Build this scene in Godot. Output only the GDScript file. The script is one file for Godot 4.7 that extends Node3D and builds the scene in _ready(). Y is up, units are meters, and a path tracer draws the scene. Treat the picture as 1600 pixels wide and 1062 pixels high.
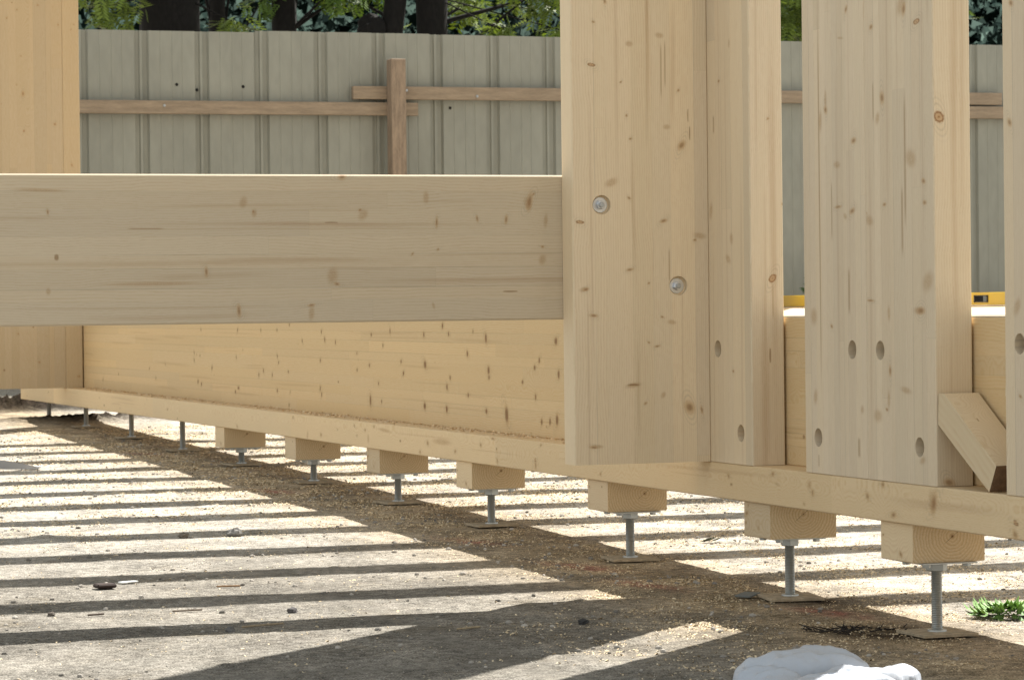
extends Node3D

var rng := RandomNumberGenerator.new()
var relief := FastNoiseLite.new()
var patchy := FastNoiseLite.new()
var sheets: Array[Image] = []
var wide_sheets: Array[Image] = []
var end_mats: Array = []
var steel: StandardMaterial3D
var dull_steel: StandardMaterial3D
var taken := {}


# ---------------------------------------------------------------- naming
func numbered(called: String) -> String:
	if not taken.has(called):
		taken[called] = 0
		return called
	taken[called] += 1
	return "%s_%03d" % [called, taken[called]]


func tag(o: Node, label: String, category := "", group := "", kind := "") -> void:
	if label: o.set_meta("label", label)
	if category: o.set_meta("category", category)
	if group: o.set_meta("group", group)
	if kind: o.set_meta("kind", kind)


func base(called: String, at: Vector3, turn := 0.0) -> Node3D:
	var o := Node3D.new()
	o.name = numbered(called)
	add_child(o)
	o.position = at
	o.rotation.y = turn
	return o


func put(mesh: Mesh, called: String, mat: Material, parent: Node = null, x := Transform3D()) -> MeshInstance3D:
	var o := MeshInstance3D.new()
	o.mesh = mesh
	if mat: o.material_override = mat
	o.transform = x
	if parent == null:
		o.name = numbered(called)
		add_child(o)
	else:
		o.name = called
		parent.add_child(o, true)
	return o


func at(x: float, y: float, z: float) -> Transform3D:
	return Transform3D(Basis(), Vector3(x, y, z))


# ---------------------------------------------------------------- mesh helpers
func start() -> SurfaceTool:
	var st := SurfaceTool.new()
	st.begin(Mesh.PRIMITIVE_TRIANGLES)
	return st


func tri(st: SurfaceTool, a: Vector3, b: Vector3, c: Vector3, n: Vector3, ua := Vector2(), ub := Vector2(), uc := Vector2()) -> void:
	if (b - a).cross(c - a).dot(n) > 0.0:
		var t := b
		b = c
		c = t
		var u := ub
		ub = uc
		uc = u
	st.set_normal(n); st.set_uv(ua); st.add_vertex(a)
	st.set_normal(n); st.set_uv(ub); st.add_vertex(b)
	st.set_normal(n); st.set_uv(uc); st.add_vertex(c)


func quad(st: SurfaceTool, a: Vector3, b: Vector3, c: Vector3, d: Vector3, n: Vector3, ua := Vector2(), ub := Vector2(), uc := Vector2(), ud := Vector2()) -> void:
	tri(st, a, b, c, n, ua, ub, uc)
	tri(st, a, c, d, n, ua, uc, ud)


func box(st: SurfaceTool, x: Transform3D, s: Vector3, c := 0.0) -> void:   # a box with chamfered edges round its middle x
	var h := s * 0.5
	for ax in 3:
		for sg in [-1.0, 1.0]:
			var n := Vector3(); n[ax] = sg
			var u := Vector3(); u[(ax + 1) % 3] = 1.0
			var v := Vector3(); v[(ax + 2) % 3] = 1.0
			var hu: float = h[(ax + 1) % 3] - c
			var hv: float = h[(ax + 2) % 3] - c
			var o: Vector3 = n * h[ax]
			quad(st, x * (o - u * hu - v * hv), x * (o + u * hu - v * hv), x * (o + u * hu + v * hv), x * (o - u * hu + v * hv), x.basis * n, Vector2(0, 0), Vector2(hu * 2, 0), Vector2(hu, hv) * 2, Vector2(0, hv * 2))
	if c <= 0.0: return
	for ax in 3:
		var p := (ax + 1) % 3
		var q := (ax + 2) % 3
		for sp in [-1.0, 1.0]:
			for sq in [-1.0, 1.0]:
				var a := Vector3(); a[p] = sp * h[p]; a[q] = sq * (h[q] - c)
				var b := Vector3(); b[p] = sp * (h[p] - c); b[q] = sq * h[q]
				var e := Vector3(); e[ax] = h[ax] - c
				var n := Vector3(); n[p] = sp; n[q] = sq
				quad(st, x * (a - e), x * (a + e), x * (b + e), x * (b - e), (x.basis * n).normalized())
	for sx in [-1.0, 1.0]:
		for sy in [-1.0, 1.0]:
			for sz in [-1.0, 1.0]:
				var g := Vector3(sx, sy, sz)
				var k := Vector3(c, c, c)
				var i := (h - k) * g
				tri(st, x * (i + Vector3(c * sx, 0, 0)), x * (i + Vector3(0, c * sy, 0)), x * (i + Vector3(0, 0, c * sz)), (x.basis * g).normalized())


func lathe(st: SurfaceTool, x: Transform3D, prof: Array, seg := 24, flat := false) -> void:   # prof: [radius, height] pairs up the y axis
	for i in prof.size() - 1:
		var r0: float = prof[i][0]
		var y0: float = prof[i][1]
		var r1: float = prof[i + 1][0]
		var y1: float = prof[i + 1][1]
		var slope := Vector2(y1 - y0, r0 - r1).normalized()
		for k in seg:
			var a0 := TAU * k / seg
			var a1 := TAU * (k + 1) / seg
			var d0 := Vector3(cos(a0), 0, sin(a0))
			var d1 := Vector3(cos(a1), 0, sin(a1))
			var n0 := d0 * slope.x + Vector3.UP * slope.y
			var n1 := d1 * slope.x + Vector3.UP * slope.y
			if flat:
				n0 = (n0 + n1).normalized()
				n1 = n0
			var p := [d0 * r0 + Vector3.UP * y0, d1 * r0 + Vector3.UP * y0, d1 * r1 + Vector3.UP * y1, d0 * r1 + Vector3.UP * y1]
			var nn := [n0, n1, n1, n0]
			for f in [[0, 1, 2], [0, 2, 3]]:
				var order: Array = f
				if (p[f[1]] - p[f[0]]).cross(p[f[2]] - p[f[0]]).dot(n0) > 0.0:
					order = [f[0], f[2], f[1]]
				for j in order:
					st.set_normal(x.basis * nn[j])
					st.set_uv(Vector2(float(k) / seg, p[j].y))
					st.add_vertex(x * p[j])


# ---------------------------------------------------------------- wood
class Wood:
	var img: Image
	var length: float
	var wa: float
	var wb: float
	var mat: StandardMaterial3D
	func around() -> float:
		return 2.0 * (wa + wb)
	func off(face: int) -> float:
		return [0.0, wa, wa + wb, 2.0 * wa + wb][face]
	func wide(face: int) -> float:
		return wa if face % 2 == 0 else wb
	func spot(face: int, s: float, l: float) -> Vector3:
		match face:
			0: return Vector3(l, s, 0)
			1: return Vector3(l, wa, s)
			2: return Vector3(l, wa - s, wb)
		return Vector3(l, 0, wb - s)
	func uv(face: int, s: float, l: float) -> Vector2:
		return Vector2(l / length, (off(face) + s) / around())


func grain_sheet(wide: int, seed_: int, arched: bool) -> Image:   # 700 pixels to the metre along x
	var w := 2048
	var slow := FastNoiseLite.new()
	slow.seed = seed_
	slow.frequency = 1.0
	slow.noise_type = FastNoiseLite.TYPE_SIMPLEX_SMOOTH
	var data := PackedByteArray()
	data.resize(w * wide * 3)
	var many := 95.0 + 75.0 * fposmod(seed_ * 0.377, 1.0)
	var wander := PackedFloat32Array()
	var open := PackedFloat32Array()
	var drift := PackedFloat32Array()
	for x in w:
		var xm := x / 700.0
		wander.append(slow.get_noise_2d(xm * 1.1, 7.3) * 0.030 + slow.get_noise_2d(xm * 4.0, 3.1) * 0.004)
		open.append(absf(slow.get_noise_2d(xm * 0.8, 21.0)) * 0.16 + slow.get_noise_2d(xm * 5.0, 41.0) * 0.008 + 0.004)
		drift.append(slow.get_noise_2d(xm * 1.6, 55.0) * 2.0)
	var p := 0
	for y in wide:
		var ym := y / 700.0
		var streak := slow.get_noise_2d(ym * 130.0, 91.0) * 0.6 + slow.get_noise_2d(ym * 40.0, 17.0) * 0.6
		for x in w:
			var xm := x / 700.0
			var phase := 0.0
			if arched:
				var dy := ym - wide / 1400.0 + wander[x]
				phase = sqrt(dy * dy + open[x] * open[x]) * many * 1.35
			else:
				phase = (ym + wander[x] * 0.22) * many + drift[x]
			var fine := slow.get_noise_2d(xm * 9.0, ym * 260.0)
			phase += fine * 0.16
			var f := phase - floorf(phase)
			var late := f * f * f * (1.0 - smoothstep(0.88, 1.0, f))
			var tone := slow.get_noise_2d(xm * 2.3 + 30.0, ym * 45.0)
			var v := streak * 0.35 + tone * 0.55
			var dark := late * (0.62 + 0.5 * tone) + fine * 0.10
			data[p] = clampi(int(221.0 + 5.0 * v - 21.0 * dark), 0, 255)
			data[p + 1] = clampi(int(200.5 + 6.0 * v - 31.0 * dark), 0, 255)
			data[p + 2] = clampi(int(166.0 + 8.0 * v - 39.0 * dark), 0, 255)
			p += 3
	return Image.create_from_data(w, wide, false, Image.FORMAT_RGB8, data)


func make_wood(length: float, wa: float, wb: float, px_l: float, px_s: float, lam: int, bright: float, sat: float, vary := 0.035, straight_b := true, arches := 0.04) -> Wood:
	var o := Wood.new()
	o.length = length
	o.wa = wa
	o.wb = wb
	var w := mini(2048, int(length * px_l))
	var h := mini(2048, int(o.around() * px_s))
	o.img = Image.create(w, h, false, Image.FORMAT_RGB8)
	for face in 4:
		var across := o.wide(face)
		var n := lam if lam > 0 and face % 2 == 0 else 1
		var cuts := [0.0]
		for i in range(1, n): cuts.append((i + rng.randf_range(-0.32, 0.32)) / n)
		cuts.append(1.0)
		for i in n:
			var y0 := int(round((o.off(face) + across * cuts[i]) / o.around() * h))
			var y1 := int(round((o.off(face) + across * cuts[i + 1]) / o.around() * h))
			if face == 3 and i == n - 1: y1 = h
			var l := rng.randf_range(-1.5, 0.0) if n > 1 else 0.0
			while l < length:
				var piece := rng.randf_range(0.9, 2.4) if n > 1 else 2.7
				var x0 := int(round(maxf(l, 0.0) / length * w))
				var x1 := int(round(minf(l + piece, length) / length * w))
				l += piece
				if x1 <= x0: continue
				var pool := sheets if n > 1 or straight_b and face % 2 == 1 else wide_sheets
				if n > 1 and rng.randf() < arches: pool = wide_sheets
				var src: Image = pool[rng.randi() % pool.size()]
				var cw := clampi(int((x1 - x0) * 700.0 * length / w), 4, 2048)
				var ch := clampi(int(across * (cuts[i + 1] - cuts[i]) * 700.0), 4, src.get_height())
				var sub := src.get_region(Rect2i(rng.randi() % maxi(1, 2048 - cw), rng.randi() % maxi(1, src.get_height() - ch), cw, ch))
				if rng.randf() < 0.5: sub.flip_x()
				if rng.randf() < 0.5: sub.flip_y()
				sub.resize(x1 - x0, maxi(1, y1 - y0), Image.INTERPOLATE_TRILINEAR)
				sub.adjust_bcs(bright * (1.0 + rng.randf_range(-vary, vary)), 1.0, sat * rng.randf_range(0.95, 1.05))
				o.img.blit_rect(sub, Rect2i(0, 0, x1 - x0, y1 - y0), Vector2i(x0, y0))
				if n > 1 and x0 > 0:
					for y in range(y0, y1):
						o.img.set_pixel(x0, y, o.img.get_pixel(x0, y).darkened(0.02))
			if i > 0:
				var much := pow(rng.randf(), 2.0) * 0.14 + 0.01
				for x in w:
					o.img.set_pixel(x, y0, o.img.get_pixel(x, y0).darkened(much * (0.6 + 0.4 * sin(x * 0.013 + i))))
	return o


func knot(o: Wood, face: int, l: float, s: float, dl: float, ds: float, kind: int) -> void:   # 0 solid, 1 ringed, 2 soft smear, 3 hair crack, 4 resin pocket
	var sx := o.img.get_width() / o.length
	var sy := o.img.get_height() / o.around()
	var cx := l * sx
	var cy := (o.off(face) + s) * sy
	if kind < 2:
		dl *= 0.8
		ds *= 0.8
	var rx := maxf(dl * sx * 0.5, 0.7)
	var ry := maxf(ds * sy * 0.5, 0.7)
	var reach := 5.0 if kind < 2 else 1.4
	var reach_across := 2.8 if kind < 2 else 1.4
	var lean := rng.randf_range(-0.5, 0.5)
	var y_low := int(o.off(face) * sy)
	var y_high := int((o.off(face) + o.wide(face)) * sy)
	for y in range(maxi(y_low, int(cy - ry * reach_across - 1)), mini(y_high, int(cy + ry * reach_across + 2))):
		for x in range(maxi(0, int(cx - rx * reach - 1)), mini(o.img.get_width(), int(cx + rx * reach + 2))):
			var u := (x + 0.5 - cx) / rx
			var v := (y + 0.5 - cy) / ry
			if kind < 3: v += u * lean
			var wob := patchy.get_noise_2d(x * 31.0, y * 31.0 + l * 900.0)
			var d := sqrt(u * u + v * v) * (1.0 + 0.22 * wob)
			var c := o.img.get_pixel(x, y)
			if kind < 2:   # the grain bends round a knot
				var e := sqrt(u * u * 0.18 + v * v * 0.75)
				c = c.darkened(0.07 * maxf(0.0, sin(e * 13.0 + wob)) * smoothstep(0.5, 0.8, e) * (1.0 - smoothstep(1.0, 2.4, e)))
			var brown := Color(0.47, 0.345, 0.22)
			var m := 0.0
			match kind:
				0:
					m = 0.54 * (1.0 - smoothstep(0.3, 1.1, d)) * (0.85 + 0.5 * wob)
					c = c.lerp(Color(0.70, 0.54, 0.36), 0.34 * (1.0 - smoothstep(0.9, 2.0, d)))
				1:
					c = c.lerp(Color(0.72, 0.57, 0.40), 0.6 * (1.0 - smoothstep(0.85, 1.3, d)))
					m = 0.62 * (1.0 - smoothstep(0.0, 0.30, absf(d - 0.9))) + 0.35 * (1.0 - smoothstep(0.1, 0.3, d))
					brown = Color(0.45, 0.30, 0.18)
				2:
					m = 0.36 * (1.0 - smoothstep(0.3, 1.2, d)) * (0.8 + 0.7 * wob)
					brown = Color(0.58, 0.43, 0.27)
				5:
					m = 0.11 * (1.0 - smoothstep(0.1, 1.0, absf(v + 0.3 * sin(u * 2.0 + l * 9.0)))) * (1.0 - smoothstep(0.3, 1.0, absf(u)))
					brown = Color(0.50, 0.34, 0.20)
				3:
					m = 0.30 * (1.0 - smoothstep(0.4, 1.0, absf(v))) * (1.0 - smoothstep(0.6, 1.0, absf(u)))
				4:
					m = 0.46 * (1.0 - smoothstep(0.4, 1.0, absf(v) + 0.4 * u * u)) * (1.0 - smoothstep(0.75, 1.0, absf(u)))
					brown = Color(0.42, 0.29, 0.16)
			o.img.set_pixel(x, y, c.lerp(brown, clampf(m, 0.0, 0.9)))


func streaks(o: Wood, many: int, faces: Array) -> void:   # broad soft brown streaks along the grain
	for i in many:
		var face: int = faces[i % faces.size()]
		var long := rng.randf_range(0.25, 1.3)
		knot(o, face, rng.randf() * o.length, rng.randf_range(0.02, o.wide(face) - 0.02), long, rng.randf_range(0.006, 0.022), 5)


func finish_wood(o: Wood, tint := Color.WHITE) -> void:
	var m := StandardMaterial3D.new()
	m.albedo_texture = ImageTexture.create_from_image(o.img)
	m.albedo_color = tint
	m.roughness = 0.62
	m.metallic_specular = 0.35
	m.texture_repeat = false
	o.mat = m


func few_knots(o: Wood, many: int, faces: Array) -> void:
	for i in many:
		var face: int = faces[i % faces.size()]
		var size := rng.randf_range(0.006, 0.016)
		knot(o, face, rng.randf_range(0.02, o.length), rng.randf_range(0.01, o.wide(face) - 0.01), size * rng.randf_range(0.8, 2.0), size, [0, 0, 1, 2, 2, 4][rng.randi() % 6] if i % 5 else 0)


# a squared timber in its own axes: x along it, y across (wa), z through (wb); holes are counterbores in the face z = 0
func timber_mesh(o: Wood, c: float, holes: Array, end_mat: Material) -> ArrayMesh:
	var st := start()
	var normals := [Vector3(0, 0, -1), Vector3(0, 1, 0), Vector3(0, 0, 1), Vector3(0, -1, 0)]
	var ln := o.length
	for face in 4:
		var w := o.wide(face)
		if face == 0 and holes.size():
			var sorted := holes.duplicate()
			sorted.sort_custom(func(p, q): return p[0] < q[0])
			var l0 := 0.0
			for i in sorted.size():
				var l1: float = ln if i == sorted.size() - 1 else (sorted[i][0] + sorted[i + 1][0]) * 0.5
				pierced(st, o, l0, l1, c, w - c, sorted[i])
				l0 = l1
		else:
			quad(st, o.spot(face, c, 0), o.spot(face, w - c, 0), o.spot(face, w - c, ln), o.spot(face, c, ln), normals[face], o.uv(face, c, 0), o.uv(face, w - c, 0), o.uv(face, w - c, ln), o.uv(face, c, ln))
		var nf := (face + 1) % 4
		var a := o.spot(face, w - c, 0)
		var b := o.spot(nf, c, 0)
		var e := Vector3(ln, 0, 0)
		quad(st, a, b, b + e, a + e, (normals[face] + normals[nf]).normalized(), o.uv(face, w - c, 0), o.uv(face, w - c * 0.2, 0), o.uv(face, w - c * 0.2, ln), o.uv(face, w - c, ln))
	var mesh := st.commit()
	mesh.surface_set_material(0, o.mat)
	var en := start()
	for sg in [0, 1]:
		var ring := []
		for face in 4:
			ring.append(o.spot(face, c, ln * sg))
			ring.append(o.spot(face, o.wide(face) - c, ln * sg))
		var mid := Vector3(ln * sg, o.wa * 0.5, o.wb * 0.5)
		for i in 8:
			var p: Vector3 = ring[i]
			var q: Vector3 = ring[(i + 1) % 8]
			tri(en, mid, p, q, Vector3(-1 if sg == 0 else 1, 0, 0), Vector2(0.5, 0.5), Vector2(p.z / o.wb, 1.0 - p.y / o.wa), Vector2(q.z / o.wb, 1.0 - q.y / o.wa))
	en.commit(mesh)
	mesh.surface_set_material(1, end_mat)
	return mesh


func pierced(st: SurfaceTool, o: Wood, l0: float, l1: float, s0: float, s1: float, hole: Array) -> void:
	var hl: float = hole[0]
	var hs: float = hole[1]
	var r: float = hole[2]
	var deep: float = hole[3]
	var q := minf(r * 1.3, minf(hs - s0, s1 - hs))
	var n := Vector3(0, 0, -1)
	for b in [[l0, hl - q, s0, s1], [hl + q, l1, s0, s1], [hl - q, hl + q, s0, hs - q], [hl - q, hl + q, hs + q, s1]]:
		if b[1] - b[0] < 1e-5 or b[3] - b[2] < 1e-5: continue
		quad(st, Vector3(b[0], b[2], 0), Vector3(b[1], b[2], 0), Vector3(b[1], b[3], 0), Vector3(b[0], b[3], 0), n, o.uv(0, b[2], b[0]), o.uv(0, b[2], b[1]), o.uv(0, b[3], b[1]), o.uv(0, b[3], b[0]))
	for k in 32:
		var d0 := Vector2.from_angle(TAU * k / 32)
		var d1 := Vector2.from_angle(TAU * (k + 1) / 32)
		var c0 := d0 * r
		var c1 := d1 * r
		var e0 := d0 * q / maxf(absf(d0.x), absf(d0.y))
		var e1 := d1 * q / maxf(absf(d1.x), absf(d1.y))
		var h := Vector2(hl, hs)
		var pts := []
		var uvs := []
		for v in [c0, c1, e1, e0]:
			pts.append(Vector3(h.x + v.x, h.y + v.y, 0))
			uvs.append(o.uv(0, h.y + v.y, h.x + v.x))
		quad(st, pts[0], pts[1], pts[2], pts[3], n, uvs[0], uvs[1], uvs[2], uvs[3])
		var dz := Vector3(0, 0, deep)
		var inward := -Vector3(d0.x + d1.x, d0.y + d1.y, 0).normalized()
		quad(st, pts[0], pts[1], pts[1] + dz, pts[0] + dz, inward, uvs[0], uvs[1], uvs[1], uvs[0])
		tri(st, Vector3(hl, hs, deep), pts[0] + dz, pts[1] + dz, n, o.uv(0, hs, hl), uvs[0], uvs[1])


func timber(called: String, o: Wood, x: Transform3D, holes: Array = [], c := 0.003, end := 0) -> MeshInstance3D:
	var m := put(timber_mesh(o, c, holes, end_mats[end]), called, null, null, x)
	return m


func frame(l: Vector3, a: Vector3, b: Vector3, o: Vector3) -> Transform3D:
	return Transform3D(Basis(l, a, b), o)


# washer, nut and bolt end inside a counterbore, in the timber's own axes
func bolt_in(parent: Node, l: float, s: float, deep: float, r: float, turn: float) -> void:
	var x := Transform3D(Basis(Vector3(1, 0, 0), Vector3(0, 0, -1), Vector3(0, 1, 0)).rotated(Vector3(0, 0, 1), turn), Vector3(l, s, deep))
	var w := start()
	lathe(w, x, [[r, 0.0], [r, 0.0022], [r - 0.0008, 0.003], [0.008, 0.003]], 32)
	put(w.commit(), "washer", steel, parent)
	var n := start()
	lathe(n, x, [[0.0125, 0.003], [0.0125, 0.0125], [0.0108, 0.0140], [0.0070, 0.0140]], 6, true)
	put(n.commit(), "nut", steel, parent)
	var b := start()
	lathe(b, x, [[0.0072, 0.012], [0.0072, 0.0185], [0.0060, 0.0200], [0.0001, 0.0200]], 20)
	put(b.commit(), "bolt", dull_steel, parent)


# ---------------------------------------------------------------- ground
func slope(z: float) -> float:
	return -0.3665 - 0.0141 * clampf(z, -30.0, 8.0)


func ground(x: float, z: float) -> float:
	var calm := 1.0 - 0.75 * exp(-pow((x - 0.11) / 0.22, 2.0))
	if z < -12.0 or z > 4.0 or absf(x) > 8.0: calm *= 0.6
	var h := relief.get_noise_2d(x * 1.3, z * 1.3) * 0.0035 + relief.get_noise_2d(x * 7.0 + 50.0, z * 7.0) * 0.0016
	var lump := relief.get_noise_2d(x * 3.2 + 9.0, z * 3.2 + 70.0)
	h += maxf(0.0, lump - 0.42) * 0.035
	h += relief.get_noise_2d(x * 26.0, z * 26.0) * 0.0011
	h *= calm
	# the bank of dark soil behind the far end of the frame
	h += 0.075 * exp(-pow((z + 12.05 + 0.15 * sin(x * 3.0)) / 0.3, 2.0)) * smoothstep(-9.0, -1.0, x) * (1.0 - smoothstep(0.25, 1.3, x)) * (1.0 + 1.2 * relief.get_noise_2d(x * 9.0, z * 9.0))
	h += 0.03 * exp(-pow((z + 10.45) / 0.28, 2.0)) * exp(-pow((x - 0.35) / 0.6, 2.0)) * (1.0 + 1.5 * relief.get_noise_2d(x * 12.0, z * 12.0))
	return slope(z) + h


func soil(x: float, z: float) -> float:   # how much dark earth lies here
	var s := exp(-pow((z + 11.95 + 0.15 * sin(x * 3.0)) / 0.45, 4.0)) * (1.0 - smoothstep(0.3, 1.4, x))
	s = maxf(s, exp(-pow((z + 10.45) / 0.30, 2.0)) * exp(-pow((x - 0.35) / 0.75, 2.0)))
	var n := patchy.get_noise_2d(x * 5.0 + 300.0, z * 5.0)
	s = maxf(s, exp(-pow((x - 0.02) / 0.20, 2.0) - pow((z - 1.10) / 0.20, 2.0)) * clampf(0.8 + 1.3 * n, 0.0, 1.0))
	s = maxf(s, exp(-pow((x - 0.16) / 0.14, 2.0) - pow((z - 0.34) / 0.14, 2.0)) * clampf(0.7 + 1.3 * n, 0.0, 1.0))
	return clampf(s, 0.0, 1.0)


func dustiness(x: float, z: float) -> float:   # how thickly shavings and sawdust lie here
	var n := patchy.get_noise_2d(x * 2.2, z * 2.2) * 0.6 + patchy.get_noise_2d(x * 8.0, z * 8.0 + 40.0) * 0.55
	var d := 0.10
	d = maxf(d, 0.55 * exp(-pow((x + 0.02) / 0.34, 2.0)) * smoothstep(-9.5, -7.5, z))
	if x < -0.1: d = maxf(d, 0.36 * (1.0 - smoothstep(-3.2, -0.4, z)))
	if x > 0.05: d = maxf(d, 0.48)
	d = maxf(d, 0.42 * smoothstep(-1.3, -0.5, x) * smoothstep(0.1, 0.45, z) * (1.0 - smoothstep(-0.1, 0.1, x)))
	d = maxf(d, 0.9 * exp(-pow((x + 0.28) / 0.14, 2.0) - pow((z - 0.02) / 0.16, 2.0)))
	return clampf(d * (0.85 + 2.6 * n), 0.0, 1.0)


func make_ground() -> void:
	var xs: Array[float] = []
	var zs: Array[float] = []
	for v in [-260.0, -160.0, -90.0, -50.0, -28.0, -16.0, -10.0, -7.0, -5.0, -4.0, -3.3, -2.9]: xs.append(v)
	for i in 265: xs.append(-2.6 + i * 0.025)
	for v in [4.06, 4.2, 4.5, 5.0, 5.8, 7.0, 9.0, 12.0, 17.0, 26.0, 45.0, 80.0, 150.0, 260.0]: xs.append(v)
	for v in [-260.0, -160.0, -100.0, -60.0, -40.0, -30.0, -26.0, -22.0, -19.0, -17.0]: zs.append(v)
	for i in 148: zs.append(-16.0 + i * 0.05)
	for i in 445: zs.append(-8.6 + i * 0.025)
	for v in [2.6, 2.8, 3.2, 4.0, 5.0, 6.5, 8.0, 11.0, 16.0, 26.0, 45.0, 80.0, 160.0]: zs.append(v)
	var nx := xs.size()
	var nz := zs.size()
	var pos := PackedVector3Array()
	var col := PackedColorArray()
	var uvs := PackedVector2Array()
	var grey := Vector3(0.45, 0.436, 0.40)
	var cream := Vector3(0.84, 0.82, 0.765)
	var tan := Vector3(0.72, 0.585, 0.395)
	var earth := Vector3(0.085, 0.062, 0.05)
	for z in zs:
		for x in xs:
			pos.append(Vector3(x, ground(x, z), z))
			uvs.append(Vector2(x, z) / 2.3)
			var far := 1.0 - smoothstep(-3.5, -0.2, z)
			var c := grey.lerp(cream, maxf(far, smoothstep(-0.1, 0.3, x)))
			var band := exp(-pow((x + 0.02) / 0.36, 2.0))
			c = c.lerp(tan, clampf(band * 0.85 + dustiness(x, z) * 0.3, 0.0, 1.0) * 0.9)
			c *= 1.0 + 0.20 * patchy.get_noise_2d(x * 1.1 + 80.0, z * 1.1) + 0.10 * patchy.get_noise_2d(x * 9.0, z * 5.0 + 30.0)
			c = c.lerp(Vector3(0.42, 0.385, 0.32), 0.7 * smoothstep(0.28, 0.62, patchy.get_noise_2d(x * 1.7 + 15.0, z * 1.7) + 0.3 * patchy.get_noise_2d(x * 14.0, z * 9.0)))
			c *= 1.0 + band * (0.34 * patchy.get_noise_2d(x * 5.0 + 7.0, z * 3.0) + 0.22 * patchy.get_noise_2d(x * 16.0, z * 10.0 + 3.0))
			for s in [[-0.112, -0.226, 0.055], [-0.10, -0.80, 0.07], [-0.16, -4.24, 0.07], [-0.08, -6.9, 0.09], [-0.13, -1.75, 0.06], [0.08, 0.62, 0.06]]:
				var far2: float = pow((x - s[0]) / s[2], 2.0) + pow((z - s[1] - (x - s[0]) * 1.5) / 0.13, 2.0)
				if far2 < 4.0: c = c.lerp(Vector3(0.66, 0.26, 0.22), clampf(exp(-far2) * (0.62 + 0.9 * patchy.get_noise_2d(x * 30.0, z * 12.0)), 0.0, 0.75))
			c = c.lerp(earth * (0.35 if z < -9.0 else 1.0), soil(x, z) * 0.95)
			c = c.lerp(Vector3(0.55, 0.52, 0.48), smoothstep(0.28, 0.5, x) * smoothstep(0.35, 0.75, z) * 0.9)
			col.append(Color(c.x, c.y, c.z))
	var idx := PackedInt32Array()
	for j in nz - 1:
		for i in nx - 1:
			var a := j * nx + i
			idx.append_array([a, a + 1, a + nx, a + 1, a + nx + 1, a + nx])
	var nor := PackedVector3Array()
	nor.resize(pos.size())
	for j in nz:
		for i in nx:
			var dx := pos[j * nx + mini(i + 1, nx - 1)] - pos[j * nx + maxi(i - 1, 0)]
			var dz := pos[mini(j + 1, nz - 1) * nx + i] - pos[maxi(j - 1, 0) * nx + i]
			nor[j * nx + i] = dz.cross(dx).normalized()
	var arr := []
	arr.resize(Mesh.ARRAY_MAX)
	arr[Mesh.ARRAY_VERTEX] = pos
	arr[Mesh.ARRAY_NORMAL] = nor
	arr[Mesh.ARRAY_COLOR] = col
	arr[Mesh.ARRAY_TEX_UV] = uvs
	arr[Mesh.ARRAY_INDEX] = idx
	var m := ArrayMesh.new()
	m.add_surface_from_arrays(Mesh.PRIMITIVE_TRIANGLES, arr)
	# grit: coarse stains, fine speckle and scattered dark and pale grains
	var side := 1024
	var a1 := seamless(side, 0.006, 11)
	var a2 := seamless(side, 0.05, 12)
	var a3 := seamless(side, 0.30, 13)
	var data := PackedByteArray()
	data.resize(side * side * 3)
	var relief_map := PackedByteArray()
	relief_map.resize(side * side)
	for i in side * side:
		var v := 178.0 + (a1[i] - 128) * 0.16 + (a2[i] - 128) * 0.26 + (a3[i] - 128) * 0.52
		if a3[i] > 205: v += 22.0
		if a3[i] < 45: v -= 46.0
		data[i * 3] = clampi(int(v), 30, 250)
		data[i * 3 + 1] = clampi(int(v * 0.985), 30, 250)
		data[i * 3 + 2] = clampi(int(v * 0.965), 30, 250)
		relief_map[i] = clampi(int(90 + a2[i] * 0.2 + (a3[i] - 128) * 0.55), 0, 255)
	var mat := StandardMaterial3D.new()
	mat.albedo_texture = ImageTexture.create_from_image(Image.create_from_data(side, side, false, Image.FORMAT_RGB8, data))
	mat.vertex_color_use_as_albedo = true
	mat.heightmap_enabled = true
	mat.heightmap_texture = ImageTexture.create_from_image(Image.create_from_data(side, side, false, Image.FORMAT_L8, relief_map))
	mat.heightmap_scale = 0.8
	mat.roughness = 0.95
	mat.metallic_specular = 0.03
	var g := put(m, "ground", mat)
	tag(g, "dusty compacted yard ground strewn with sawdust", "", "", "structure")


func seamless(side: int, freq: float, seed_: int) -> PackedByteArray:
	var n := FastNoiseLite.new()
	n.noise_type = FastNoiseLite.TYPE_SIMPLEX
	n.frequency = freq
	n.seed = seed_
	n.fractal_octaves = 3
	var im := n.get_seamless_image(side, side, false, false, 0.1, true)
	im.convert(Image.FORMAT_L8)
	return im.get_data()


func scatter(called: String, mesh: Mesh, mat: Material, where: Array, tints: Array, parent: Node = null) -> MultiMeshInstance3D:
	var mm := MultiMesh.new()
	mm.transform_format = MultiMesh.TRANSFORM_3D
	mm.use_colors = true
	mm.mesh = mesh
	mm.instance_count = where.size()
	for i in where.size():
		mm.set_instance_transform(i, where[i])
		mm.set_instance_color(i, tints[i])
	var o := MultiMeshInstance3D.new()
	o.multimesh = mm
	o.material_override = mat
	if parent == null:
		o.name = numbered(called)
		add_child(o)
	else:
		o.name = called
		parent.add_child(o, true)
	o.set_meta("kind", "stuff")
	return o


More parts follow.
